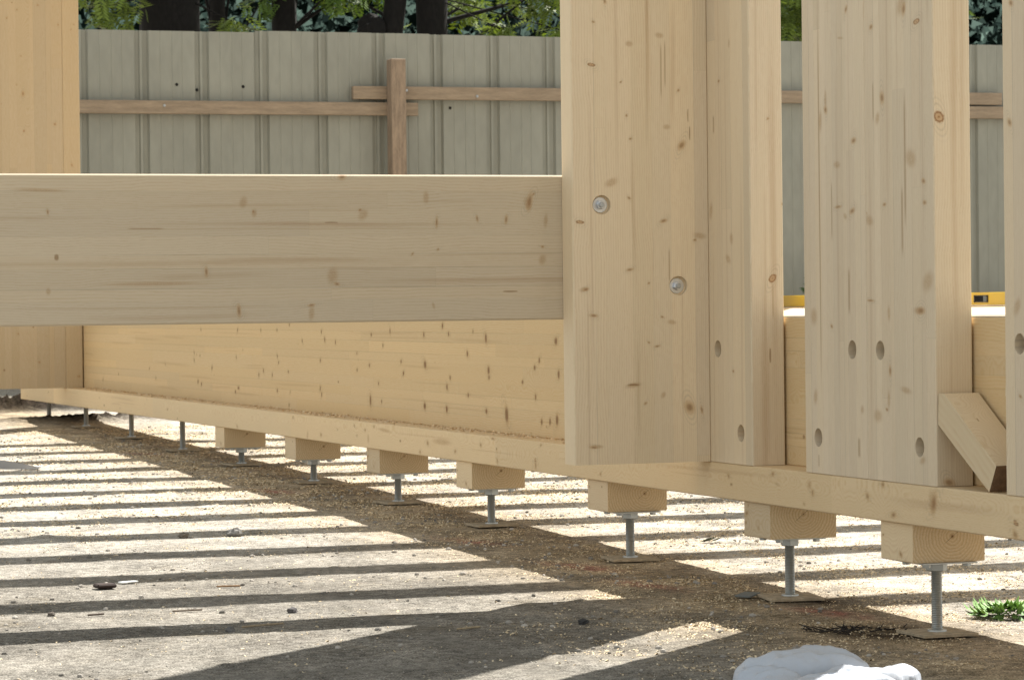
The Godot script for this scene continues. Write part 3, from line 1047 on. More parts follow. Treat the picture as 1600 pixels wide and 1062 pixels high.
	tag(o, "narrow upright glulam stud right beside the bolted plank", "stud", "studs standing on the sill")
	for h in holes: bolt_in(o, h[0], h[1], h[3], 0.0195, rng.randf())
	var stud_wood_b := make_wood(3.0, 0.375, 0.0986, 500.0, 560.0, 11, 1.02, 0.73, 0.03)
	knot(stud_wood_b, 0, 0.851, 0.310, 0.015, 0.028, 0)
	knot(stud_wood_b, 0, 0.967, 0.144, 0.056, 0.019, 2)
	knot(stud_wood_b, 0, 0.939, 0.144, 0.019, 0.019, 0)
	knot(stud_wood_b, 0, 0.795, 0.210, 0.022, 0.046, 2)
	knot(stud_wood_b, 0, 0.674, 0.298, 0.015, 0.028, 0)
	knot(stud_wood_b, 0, 0.662, 0.256, 0.019, 0.023, 2)
	knot(stud_wood_b, 0, 0.687, 0.215, 0.007, 0.037, 0)
	knot(stud_wood_b, 0, 0.472, 0.275, 0.130, 0.014, 3)
	knot(stud_wood_b, 0, 0.407, 0.060, 0.052, 0.046, 2)
	knot(stud_wood_b, 0, 0.382, 0.169, 0.011, 0.014, 0)
	knot(stud_wood_b, 0, 1.186, 0.273, 0.019, 0.014, 0)
	knot(stud_wood_b, 0, 1.116, 0.237, 0.009, 0.037, 2)
	knot(stud_wood_b, 0, 0.697, 0.102, 1.037, 0.009, 3)
	knot(stud_wood_b, 0, 0.678, 0.176, 0.167, 0.009, 3)
	knot(stud_wood_b, 0, 0.173, 0.346, 0.026, 0.023, 2)
	knot(stud_wood_b, 0, 0.076, 0.325, 0.056, 0.019, 3)
	knot(stud_wood_b, 0, 0.199, 0.066, 0.046, 0.028, 2)
	knot(stud_wood_b, 0, 0.033, 0.082, 0.037, 0.009, 3)
	knot(stud_wood_b, 0, 0.912, 0.112, 0.065, 0.023, 2)
	streaks(stud_wood_b, 16, [0, 1])
	finish_wood(stud_wood_b)
	holes = [[0.323, 0.290, 0.024, 0.055], [0.093, 0.080, 0.024, 0.055]]
	o = timber("stud", stud_wood_b, frame(Y, Z, X, Vector3(0, 0.001, 0.6425)), holes, 0.0025, 2)
	tag(o, "left half of the wide pale double stud with oval bolt holes", "stud", "studs standing on the sill")
	for h in holes: bolt_in(o, h[0], h[1], h[3], 0.0195, rng.randf())
	var stud_wood_c := make_wood(3.0, 0.3765, 0.0986, 500.0, 560.0, 9, 1.02, 0.75, 0.03)
	knot(stud_wood_c, 0, 1.119, 0.292, 0.015, 0.037, 1)
	knot(stud_wood_c, 0, 1.128, 0.041, 0.013, 0.019, 0)
	knot(stud_wood_c, 0, 0.948, 0.099, 0.030, 0.023, 0)
	knot(stud_wood_c, 0, 0.899, 0.072, 0.037, 0.028, 2)
	knot(stud_wood_c, 0, 0.791, 0.254, 0.052, 0.065, 2)
	knot(stud_wood_c, 0, 0.733, 0.322, 0.013, 0.019, 0)
	knot(stud_wood_c, 0, 0.641, 0.205, 0.185, 0.014, 3)
	knot(stud_wood_c, 0, 0.647, 0.019, 0.030, 0.056, 2)
	knot(stud_wood_c, 0, 0.667, -0.003, 0.007, 0.019, 0)
	knot(stud_wood_c, 0, 0.684, 0.107, 0.009, 0.019, 0)
	knot(stud_wood_c, 0, 0.447, 0.022, 0.006, 0.042, 0)
	knot(stud_wood_c, 0, 0.421, 0.301, 0.017, 0.042, 0)
	knot(stud_wood_c, 0, 0.421, 0.291, 0.022, 0.065, 2)
	knot(stud_wood_c, 0, 0.415, 0.126, 0.044, 0.019, 2)
	knot(stud_wood_c, 0, 0.227, 0.217, 0.022, 0.065, 2)
	knot(stud_wood_c, 0, 0.160, 0.059, 0.037, 0.056, 2)
	knot(stud_wood_c, 0, 0.201, 0.121, 0.056, 0.019, 2)
	knot(stud_wood_c, 0, 0.177, 0.110, 0.009, 0.014, 0)
	knot(stud_wood_c, 0, 0.273, 0.130, 0.026, 0.014, 0)
	knot(stud_wood_c, 0, 1.167, 0.210, 0.056, 0.056, 2)
	knot(stud_wood_c, 0, 1.155, 0.224, 0.030, 0.019, 0)
	knot(stud_wood_c, 0, 0.681, 0.327, 0.011, 0.019, 0)
	knot(stud_wood_c, 0, 0.941, 0.048, 0.111, 0.009, 3)
	knot(stud_wood_c, 0, 0.491, 0.340, 0.056, 0.065, 2)
	knot(stud_wood_c, 0, 0.059, 0.303, 0.022, 0.037, 2)
	knot(stud_wood_c, 0, 0.789, 0.223, 0.370, 0.014, 3)
	knot(stud_wood_c, 1, 0.884, 0.015, 0.031, 0.031, 1)
	knot(stud_wood_c, 1, 0.884, 0.015, 0.009, 0.009, 0)
	knot(stud_wood_c, 1, 0.009, 0.033, 0.020, 0.028, 0)
	streaks(stud_wood_c, 16, [0, 1])
	finish_wood(stud_wood_c)
	holes = [[0.323, 0.075, 0.024, 0.055], [0.091, 0.288, 0.024, 0.055]]
	o = timber("stud", stud_wood_c, frame(Y, Z, X, Vector3(0, 0.001, 1.019)), holes, 0.0025, 2)
	tag(o, "right half of the wide pale double stud, its warm edge towards the offcut", "stud", "studs standing on the sill")
	for h in holes: bolt_in(o, h[0], h[1], h[3], 0.0195, rng.randf())
	var stud_wood_d := make_wood(3.0, 0.376, 0.0986, 500.0, 560.0, 8, 1.01, 0.77, 0.03)
	knot(stud_wood_d, 0, 1.118, 0.043, 0.015, 0.019, 0)
	knot(stud_wood_d, 0, 0.848, 0.032, 0.019, 0.019, 0)
	knot(stud_wood_d, 0, 0.429, 0.060, 0.046, 0.037, 2)
	knot(stud_wood_d, 0, 0.226, 0.071, 0.009, 0.014, 0)
	streaks(stud_wood_d, 12, [0, 1])
	finish_wood(stud_wood_d)
	holes = [[0.345, 0.070, 0.024, 0.055], [0.10, 0.290, 0.024, 0.055]]
	o = timber("stud", stud_wood_d, frame(Y, Z, X, Vector3(0, 0.001, 1.7446)), holes, 0.0025, 2)
	tag(o, "pale stud cut off by the right edge of the photo, beyond the offcut", "stud", "studs standing on the sill")
	for h in holes: bolt_in(o, h[0], h[1], h[3], 0.0195, rng.randf())
	var far_stud_wood := make_wood(3.0, 0.376, 0.0986, 300.0, 330.0, 8, 0.89, 1.0, 0.03)
	few_knots(far_stud_wood, 14, [1])
	finish_wood(far_stud_wood)
	o = timber("stud", far_stud_wood, frame(Y, Z, X, Vector3(0, 0.001, -9.977)), [], 0.003, 2)
	tag(o, "far stud seen edge-on beside the far left plank", "stud", "studs standing on the sill")
	# packing blocks between sill and feet
	var block_woods: Array = []
	for i in 3:
		var bw := make_wood(0.176, 0.0955, 0.196, 600.0, 600.0, 0, 1.02 - 0.03 * i, 1.0)
		few_knots(bw, 2 + i, [0])
		finish_wood(bw)
		block_woods.append(bw)
	var order := ["largest and rightmost in view", "second from the right", "below the bolted plank, third from right", "just left of the bolted plank", "third from the left", "second from the left", "smallest and leftmost"]
	var zk := [1.2369, 0.3804, -0.861, -2.1945, -3.3321, -4.5612, -5.8268]
	for i in 7:
		o = timber("packing_block", block_woods[i * 2 % 3], frame(-Z, Y, X, Vector3(0.012 + rng.randf_range(-0.004, 0.004), -0.1956, zk[i])), [], 0.0025, [0, 1, 3][i % 3])
		tag(o, "short spruce packing block under the sill, " + order[i], "block", "packing blocks under the sill")
	# bevelled capping board and the spirit level on it
	var st := start()
	var prof := [Vector2(0.107, 0.4065), Vector2(0.255, 0.4065), Vector2(0.255, 0.434), Vector2(0.200, 0.432), Vector2(0.111, 0.4105)]
	prism(st, prof, -0.06, 3.4)
	o = put(st.commit(), "capping_board", mottled(Color(0.66, 0.56, 0.42), 0.12, 0.02, 0.7, 31))
	tag(o, "thin sunlit capping board along the top of the wall beam", "board")
	spirit_level()
	# joists overhead, out of the picture; their shadows stripe the yard
	var joist_wood := make_wood(7.6, 0.3, 0.11, 120.0, 200.0, 0, 1.0, 1.0)
	finish_wood(joist_wood)
	var short_joist := make_wood(4.85, 0.3, 0.11, 120.0, 200.0, 0, 1.0, 1.0)
	finish_wood(short_joist)
	var rank := ["first", "second", "third", "fourth", "fifth", "sixth", "seventh", "eighth", "ninth", "tenth", "eleventh", "twelfth", "thirteenth"]
	for k in 13:   # the first one only begins beyond the cross beam
		o = timber("ceiling_joist", short_joist if k == 0 else joist_wood, frame(X, Y, -Z, Vector3(1.5 if k == 0 else -1.25, 3.0, -1.20 - 0.69 * k)), [], 0.003, 2)
		tag(o, "overhead ceiling joist that throws the %s shadow stripe, counted from the camera" % rank[k], "joist", "ceiling joists above the frame")
	# offcut leaning on the sill between the studs
	var scrap_prof := [Vector2(1.402, 0.224), Vector2(1.398, 0.150), Vector2(1.654, 0.0015), Vector2(1.690, 0.064), Vector2(1.430, 0.2245)]
	st = start()
	var end_st := start()
	for i in 5:
		var p: Vector2 = scrap_prof[i]
		var q: Vector2 = scrap_prof[(i + 1) % 5]
		var n := Vector3(0, q.x - p.x, -(q.y - p.y)).normalized() * -1.0
		var mid := Vector2(1.53, 0.12)
		if n.dot(Vector3(0, (p.y + q.y) * 0.5 - mid.y, (p.x + q.x) * 0.5 - mid.x)) < 0.0: n = -n
		quad(end_st if i == 2 else st, Vector3(0.004, p.y, p.x), Vector3(0.004, q.y, q.x), Vector3(0.096, q.y, q.x), Vector3(0.096, p.y, p.x), n, Vector2(0, 0), Vector2(0.8, 0), Vector2(0.8, 0.3), Vector2(0, 0.3))
	for sx in [0.004, 0.096]:
		for i in range(1, 4):
			var a: Vector2 = scrap_prof[0]
			var b: Vector2 = scrap_prof[i]
			var c: Vector2 = scrap_prof[i + 1]
			var d := Vector2(0.80, -0.50).normalized()
			var e := Vector2(0.50, 0.80).normalized()
			var uv := func(p: Vector2) -> Vector2: return Vector2(p.dot(d) * 0.9 - 0.6, p.dot(e) * 0.9 - 0.5)
			tri(st, Vector3(sx, a.y, a.x), Vector3(sx, b.y, b.x), Vector3(sx, c.y, c.x), Vector3(-1 if sx < 0.05 else 1, 0, 0), uv.call(a), uv.call(b), uv.call(c))
	var scrap_wood := make_wood(0.5, 0.1, 0.1, 500.0, 500.0, 0, 1.0, 0.92)
	knot(scrap_wood, 0, 0.25, 0.05, 0.02, 0.006, 4)
	finish_wood(scrap_wood)
	scrap_wood.mat.texture_repeat = true
	o = put(st.commit(), "timber_offcut", scrap_wood.mat)
	put(end_st.commit(), "sawn_end", mottled(Color(0.30, 0.185, 0.105), 0.4, 0.03, 0.9, 95, Vector3(5, 5, 5)), o)
	tag(o, "sawn timber offcut leaning at a slant between the two right studs", "offcut")
	st = start()
	box(st, Transform3D(Basis(Vector3.RIGHT, 0.12), Vector3(0.088, 0.285, 1.592)), Vector3(0.003, 0.13, 0.006))
	o = put(st.commit(), "wood_splinter", plain(Color(0.70, 0.58, 0.40)))
	tag(o, "thin pale wood splinter standing behind the slanting offcut", "splinter")


func prism(st: SurfaceTool, prof: Array, z0: float, z1: float) -> void:   # prof: points (x, y), drawn out along z
	var mid := Vector2()
	for p in prof: mid += p / prof.size()
	for i in prof.size():
		var p: Vector2 = prof[i]
		var q: Vector2 = prof[(i + 1) % prof.size()]
		var n2 := (q - p).orthogonal().normalized()
		if n2.dot((p + q) * 0.5 - mid) < 0.0: n2 = -n2
		quad(st, Vector3(p.x, p.y, z0), Vector3(q.x, q.y, z0), Vector3(q.x, q.y, z1), Vector3(p.x, p.y, z1), Vector3(n2.x, n2.y, 0))
		tri(st, Vector3(mid.x, mid.y, z0), Vector3(p.x, p.y, z0), Vector3(q.x, q.y, z0), Vector3(0, 0, -1))
		tri(st, Vector3(mid.x, mid.y, z1), Vector3(p.x, p.y, z1), Vector3(q.x, q.y, z1), Vector3(0, 0, 1))


func spirit_level() -> void:
	var t := base("spirit_level", Vector3(0.216, 0.4335, 1.0))
	tag(t, "long yellow spirit level lying along the top of the wall beam", "spirit level")
	var yellow := plain(Color(0.43, 0.31, 0.014), 0.35, 0.0, 0.5)
	var black := plain(Color(0.02, 0.02, 0.022), 0.5)
	var st := start()
	var h := 0.0315
	# body with a slot through it at z = 0.204 .. 0.276
	box(st, at(0, h * 0.5, -0.573), Vector3(0.022, h, 1.554), 0.0015)
	box(st, at(0, h * 0.5, 0.738), Vector3(0.022, h, 0.924), 0.0015)
	box(st, at(0, h - 0.0035, 0.240), Vector3(0.0215, 0.007, 0.074))
	box(st, at(0, 0.0035, 0.240), Vector3(0.0215, 0.007, 0.074))
	put(st.commit(), "body", yellow, t)
	st = start()
	for y in [0.0085, h - 0.0085]: box(st, at(-0.001, y, 0.240), Vector3(0.024, 0.0018, 0.072))
	for z in [0.2065, 0.2735]: box(st, at(-0.001, h * 0.5, z), Vector3(0.024, 0.0175, 0.005))
	put(st.commit(), "handle_slot", black, t)
	for z in [-1.352, 1.202]:
		st = start()
		box(st, at(0, h * 0.5, z), Vector3(0.024, h + 0.002, 0.006), 0.001)
		put(st.commit(), "end_cap", black, t)


func make_feet() -> void:
	var rods := [1.172, 0.287, -0.924, -2.277, -3.408, -4.641, -5.904, -7.115, -8.337, -9.585, -10.746]
	var where := ["rightmost, its plate in dark earth", "second from right, beside the slate chip", "third from right, below the bolted plank", "fourth from right", "below the block third from the left", "below the second block from the left", "below the leftmost block", "first one left of the blocks", "second one left of the blocks", "second from the far left end", "at its far left end"]
	var plate_mat := mottled(Color(0.58, 0.47, 0.32), 0.35, 0.03, 0.8, 51, Vector3(3, 3, 3))
	var zinc := plain(Color(0.40, 0.415, 0.40), 0.38, 0.65)
	for i in rods.size():
		var z: float = rods[i]
		var g := slope(z) + 0.004
		var top := -0.1956 if i < 7 else -0.1
		var t := base("adjustable_foot", Vector3(0.11, g, z))
		tag(t, "threaded steel foot under the sill, " + where[i], "support foot", "adjustable feet under the sill")
		var st := start()
		box(st, Transform3D(Basis(Vector3.UP, rng.randf_range(-0.15, 0.15)) * Basis(Vector3.RIGHT, rng.randf_range(-0.02, 0.02)), Vector3(0, 0.004, 0)), Vector3(0.15, 0.008, 0.15), 0.001)
		put(st.commit(), "base_plate", plate_mat, t)
		var prof := [[0.024, 0.008], [0.0235, 0.012], [0.0145, 0.014]]
		var y := 0.016
		while y < top - g - 0.005:
			prof.append([0.0126, y])
			prof.append([0.0140, y + 0.0022])
			y += 0.0044
		prof.append([0.0145, top - g])
		st = start()
		lathe(st, Transform3D(), prof, 20)
		put(st.commit(), "threaded_rod", zinc, t)
		if i < 7:
			st = start()
			lathe(st, Transform3D(Basis(Vector3.UP, rng.randf()), Vector3(0, top - g - 0.027, 0)), [[0.013, 0.0], [0.0245, 0.001], [0.0268, 0.003], [0.0268, 0.020], [0.0245, 0.0225], [0.013, 0.0225]], 6, true)
			put(st.commit(), "nut", zinc, t)
			st = start()
			box(st, at(0, top - g - 0.0025, 0), Vector3(0.15, 0.004, 0.15), 0.0005)
			put(st.commit(), "top_plate", zinc, t)
			for sx in [-0.055, 0.055]:
				for sz in [-0.055, 0.055]:
					st = start()
					lathe(st, Transform3D(Basis(Vector3.UP, rng.randf()), Vector3(sx, top - g - 0.0125, sz)), [[0.0002, 0.0], [0.0095, 0.0], [0.0105, 0.001], [0.0105, 0.008]], 6, true)
					put(st.commit(), "bolt_head", zinc, t)


func make_fence() -> void:
	var t := base("hoarding_fence", Vector3(0, 0, -15.5))
	tag(t, "beige ribbed sheet metal hoarding fence with timber rails behind the frame", "fence")
	var paint := mottled(Color(0.335, 0.33, 0.272), 0.11, 0.012, 0.62, 61, Vector3(0.6, 0.22, 0.6))
	var pitch := 0.4773
	var seam := 2.646 - pitch * 15.0
	var one: Array = []
	for r in 3:
		var b := pitch * r
		one.append_array([Vector2(b + 0.0, 0), Vector2(b + 0.007, -0.024), Vector2(b + 0.036, -0.024), Vector2(b + 0.043, -0.008), Vector2(b + 0.062, -0.008), Vector2(b + 0.069, -0.028), Vector2(b + 0.102, -0.028), Vector2(b + 0.114, 0)])
		for g in [0.20, 0.295, 0.375]:
			one.append_array([Vector2(b + g - 0.007, 0), Vector2(b + g, -0.0035), Vector2(b + g + 0.007, 0)])
	one.append(Vector2(pitch * 3.0 + 0.006, 0.0))
	for v in 2:
		pass
	for k in 13:
		var high := 2.615 + rng.randf_range(-0.012, 0.012)
		var low := -0.2
		var st := start()
		for side in 2:
			for i in one.size() - 1:
				var p: Vector2 = one[i]
				var q: Vector2 = one[i + 1]
				var n2 := Vector2(-(q.y - p.y), q.x - p.x).normalized()
				var off := -n2 * 0.0012 * side
				var n := Vector3(n2.x, 0, n2.y) * (1.0 if side == 0 else -1.0)
				quad(st, Vector3(p.x + off.x, low, p.y + off.y), Vector3(q.x + off.x, low, q.y + off.y), Vector3(q.x + off.x, high, q.y + off.y), Vector3(p.x + off.x, high, p.y + off.y), n)
		for i in one.size() - 1:
			var p: Vector2 = one[i]
			var q: Vector2 = one[i + 1]
			quad(st, Vector3(p.x, high, p.y), Vector3(q.x, high, q.y), Vector3(q.x, high, q.y - 0.0014), Vector3(p.x, high, p.y - 0.0014), Vector3.UP)
		put(st.commit(), "metal_sheet", paint, t, Transform3D(Basis(Vector3.FORWARD, rng.randf_range(-0.002, 0.002)), Vector3(seam + k * pitch * 3.0, 0, 0.004 * (k % 2))))
	var old_wood := mottled(Color(0.42, 0.32, 0.22), 0.24, 0.02, 0.85, 71, Vector3(0.5, 4.0, 4.0))
	var post_wood := mottled(Color(0.42, 0.31, 0.215), 0.3, 0.02, 0.85, 73, Vector3(4.0, 0.6, 4.0))
	for r in [[-3.4, 3.957, 1.985, 0.062], [3.422, 9.156, 2.125, 0.060], [8.70, 12.5, 2.018, 0.061]]:
		var st := start()
		var x0: float = r[0]
		var x1: float = r[1]
		box(st, Transform3D(Basis(Vector3.FORWARD, -0.002), Vector3((x0 + x1) * 0.5, r[2] + 0.02, r[3])), Vector3(x1 - x0, 0.103, 0.055), 0.004)
		put(st.commit(), "rail", old_wood, t)
	for px in [3.755, 10.1, -2.6]:
		var st := start()
		box(st, at(px, 1.08, 0.16), Vector3(0.12, 2.64, 0.13), 0.005)
		put(st.commit(), "post", post_wood, t)
	for q in [[3.86, 2.16, 0.0], [5.9, 2.13, 0.0], [1.9, 2.02, 0.0], [4.45, 2.12, 0.0]]:
		var st := start()
		lathe(st, Transform3D(Basis(Vector3.RIGHT, PI / 2), Vector3(q[0], q[1], 0.093)), [[0.012, 0.0], [0.010, 0.005], [0.0001, 0.006]], 8)
		put(st.commit(), "screw_head", dull_steel, t)
	for q in [[2.02, 2.19], [5.85, 2.28], [2.18, 2.15], [4.25, 2.03], [2.55, 2.18]]:
		var st := start()
		lathe(st, Transform3D(Basis(Vector3.RIGHT, PI / 2), Vector3(q[0], q[1], 0.003)), [[0.013, 0.0], [0.012, 0.001], [0.0001, 0.0012]], 8)
		put(st.commit(), "nail_hole", plain(Color(0.02, 0.018, 0.015), 0.9), t)
	# tall weeds rooted at the foot of the fence
	var leaf := leaf_mesh(5, 0.10, 0.05)
	for w in [[7.27, 1.02, "feathery green weed at the fence, left of the double stud", 5], [9.14, 0.80, "small green weed at the fence, right of the double stud", 6]]:
		var b := base("weed", Vector3(w[0], slope(-15.5), -15.2))
		tag(b, w[2], "weed", "weeds at the foot of the fence")
		var st := start()
		var where := []
		var tints := []
		for s in 4:
			var lean := Vector3(rng.randf_range(-0.12, 0.05), 0, rng.randf_range(-0.05, 0.05))
			var tall: float = w[1] * rng.randf_range(0.7, 1.0)
			bar(st, Vector3(), Vector3.UP * tall + lean * tall, 0.007, 0.003)
			for i in 26:
				var f := rng.randf_range(0.3, 1.0)
				where.append(Transform3D(Basis.from_euler(Vector3(rng.randf_range(-1.2, 1.2), rng.randf() * TAU, rng.randf_range(-0.6, 0.6))).scaled(Vector3.ONE * rng.randf_range(0.5, 1.1)), (Vector3.UP + lean) * tall * f))
				tints.append(Color(0.07, 0.11, 0.035) * rng.randf_range(0.7, 1.3))
		put(st.commit(), "stem", plain(Color(0.10, 0.12, 0.04), 0.8), b)
		scatter("foliage", leaf, leafy(0.5), where, tints, b)


func bar(st: SurfaceTool, a: Vector3, b: Vector3, r0: float, r1: float, seg := 7) -> void:
	var d := b - a
	var y := d.normalized()
	var x := y.cross(Vector3(0.3, 0.2, 0.9)).normalized()
	lathe(st, Transform3D(Basis(x, y, x.cross(y)), a), [[r0, 0.0], [r1, d.length()]], seg)


func leaf_mesh(pairs: int, long: float, wide: float) -> ArrayMesh:   # a pinnate leaf along +y
	var st := start()
	for i in pairs:
		var f := (i + 1.0) / pairs
		for sg in [-1.0, 1.0]:
			var root := Vector3(0, long * f * 0.8, 0)
			var tip := root + Vector3(sg * wide, wide * 0.55, -wide * 0.2)
			var side := Vector3(-0.35 * sg, 1.0, 0).normalized() * wide * 0.2
			var n := Vector3(0.1 * sg, 0.1, 1).normalized()
			quad(st, root, (root + tip) * 0.5 + side, tip, (root + tip) * 0.5 - side * 0.8, n)
	return st.commit()


func leafy(through: float) -> StandardMaterial3D:
	var m := coloured(0.55, 0.4)
	m.backlight_enabled = true
	m.backlight = Color(through * 1.0, through * 1.0, through * 0.55)
	m.cull_mode = BaseMaterial3D.CULL_DISABLED
	return m


func tree(label: String, x: float, z: float, r: float, tall: float, lean: float, flare: float, crown: Array, n: int, hue: Color, leaf: Mesh, mat: Material, bark: Material) -> void:
	var t := base("tree", Vector3(x, slope(z), z))
	tag(t, label, "tree", "trees behind the hoarding")
	var st := start()
	st.set_smooth_group(0)
	var ringn := 26
	var seg := 22
	for i in ringn:
		for k in seg:
			var p := []
			for q in [[i, k], [i, k + 1], [i + 1, k + 1], [i + 1, k]]:
				var f: float = float(q[0]) / ringn
				var a: float = TAU * (q[1] % seg) / seg
				var rr := r * (1.0 + flare * pow(absf(f - 0.42) * 2.0, 2.0)) * (1.0 - 0.25 * f)
				rr *= 1.0 + 0.16 * relief.get_noise_3d(cos(a) * 1.5 + x, f * tall * 0.8, sin(a) * 1.5) + 0.05 * relief.get_noise_3d(cos(a) * 7.0, f * tall * 2.0 + x, sin(a) * 7.0)
				p.append(Vector3(cos(a) * rr + lean * f * tall, f * tall, sin(a) * rr))
			var n0: Vector3 = Vector3(p[0].x + p[2].x, 0, p[0].z + p[2].z) * 0.5 - Vector3(lean * (i + 0.5) / ringn * tall, 0, 0)
			n0 = n0.normalized()
			tri(st, p[0], p[1], p[2], n0)
			tri(st, p[0], p[2], p[3], n0)
	st.generate_normals()
	put(st.commit(), "trunk", bark, t)
	st = start()
	var where := []
	var tints := []
	var top := Vector3(lean * tall, tall, 0)
	for c in crown:
		var mid: Vector3 = c[0]
		var rad: float = c[1]
		var share: int = c[2] if c.size() > 2 else n
		var foot := top * clampf(0.45 + 0.1 * rng.randf(), 0.0, 1.0) if mid.y > tall * 0.55 else Vector3(lean * 3.2, 3.3, 0)
		bar(st, foot, mid, r * (0.16 if mid.y > tall * 0.55 else 0.045), 0.006)
		for i in int(share * 1.7):
			var d := Vector3(rng.randfn(), rng.randfn() * 0.75, rng.randfn()) * rad * 0.55
			var s := rng.randf_range(0.45, 0.95)
			where.append(Transform3D(Basis.from_euler(Vector3(rng.randf_range(1.2, 3.6), rng.randf() * TAU, rng.randf_range(-0.5, 0.5))).scaled(Vector3.ONE * s), mid + d))
			tints.append(hue * rng.randf_range(0.55, 1.35))
	put(st.commit(), "branches", bark, t)
	scatter("crown", leaf, mat, where, tints, t)


func make_trees() -> void:
	var bark := mottled(Color(0.020, 0.017, 0.015), 0.5, 0.05, 0.95, 81, Vector3(2, 0.7, 2))
	var leaf := leaf_mesh(5, 0.24, 0.085)
	var mat := leafy(0.8)
	var lime := Color(0.16, 0.22, 0.045)
	var green := Color(0.085, 0.14, 0.03)
	var g := -slope(-18.0)
	tree("very thick dark tree trunk above the fence, nearest the far left plank", 2.535, -18.0, 0.29, 6.2, 0.0, 0.35, [[Vector3(-0.62, 3.1, 0.5), 0.20, 34], [Vector3(-0.85, 3.35, 0.3), 0.25, 40], [Vector3(-0.45, 3.5, 0.2), 0.2, 22], [Vector3(0.45, 3.0, 0.4), 0.14, 14], [Vector3(-1.0, 5.4, 0), 1.0], [Vector3(1.0, 6.0, 0.4), 1.1], [Vector3(0.0, 7.0, 0), 1.2]], 260, lime, leaf, mat, bark)
	tree("slim dark trunk just right of the thickest trunk", 3.10, -18.6, 0.085, 5.5, 0.0, 0.1, [[Vector3(0.35, 3.28, 0.3), 0.14, 12], [Vector3(-0.5, 5.2, 0), 0.8], [Vector3(0.5, 6.0, 0), 0.9]], 220, green, leaf, mat, bark)
	tree("dark trunk left of the forked trunk, over the middle of the fence", 3.66, -18.4, 0.125, 5.8, 0.0, 0.2, [[Vector3(0.36, 3.34, 0.3), 0.13, 14], [Vector3(0.62, 3.42, 0.3), 0.2, 24], [Vector3(-0.4, 5.4, 0), 0.9], [Vector3(0.6, 6.2, 0), 1.0]], 220, green, leaf, mat, bark)
	tree("dark forked trunk leaning right above the fence post", 4.08, -18.0, 0.115, 5.8, 0.15, 0.15, [[Vector3(0.0, 3.42, -0.4), 0.14, 16], [Vector3(0.60, 2.97, -0.3), 0.09, 22], [Vector3(1.0, 5.2, 0), 0.9], [Vector3(-0.2, 6.0, 0), 1.0]], 240, lime, leaf, mat, bark)
	var fork: Node3D = get_node("tree_003")
	var knob := put(lump_mesh(8, 0.35, 12, 16), "stub", bark, fork, Transform3D(Basis().scaled(Vector3(0.135, 0.24, 0.12)), Vector3(0.25, 2.98, 0.02)))
	knob.name = "stub"
	tree("dark trunk widening upwards, right of the forked trunk", 4.90, -18.0, 0.155, 5.6, 0.0, 0.55, [[Vector3(0.46, 3.28, -0.3), 0.16, 30], [Vector3(0.5, 2.98, 0.4), 0.13, 18], [Vector3(0.85, 3.32, 0.3), 0.24, 44], [Vector3(1.15, 3.0, 0.2), 0.14, 22], [Vector3(1.3, 3.4, 0.3), 0.2, 36], [Vector3(0.6, 5.6, 0), 1.1], [Vector3(-0.6, 6.2, 0), 1.0]], 260, lime, leaf, mat, bark)
	tree("leafy tree showing in the gap left of the double stud", 8.9, -18.0, 0.16, 6.0, 0.0, 0.2, [[Vector3(-0.5, 3.35, 0.3), 0.26, 100], [Vector3(-0.75, 3.15, 0.2), 0.2, 60], [Vector3(-0.4, 2.95, 0.3), 0.2, 60], [Vector3(0.2, 5.6, 0), 1.2], [Vector3(-0.9, 6.2, 0), 1.0]], 260, lime, leaf, mat, bark)
	tree("shaded tree showing in the gap right of the double stud", 10.75, -19.5, 0.2, 6.0, 0.0, 0.2, [[Vector3(-0.35, 3.5, 0.3), 0.22, 50], [Vector3(-0.15, 3.35, 0.2), 0.2, 40], [Vector3(0.2, 5.6, 0), 1.2], [Vector3(-0.9, 6.4, 0), 1.0]], 260, green, leaf, mat, bark)


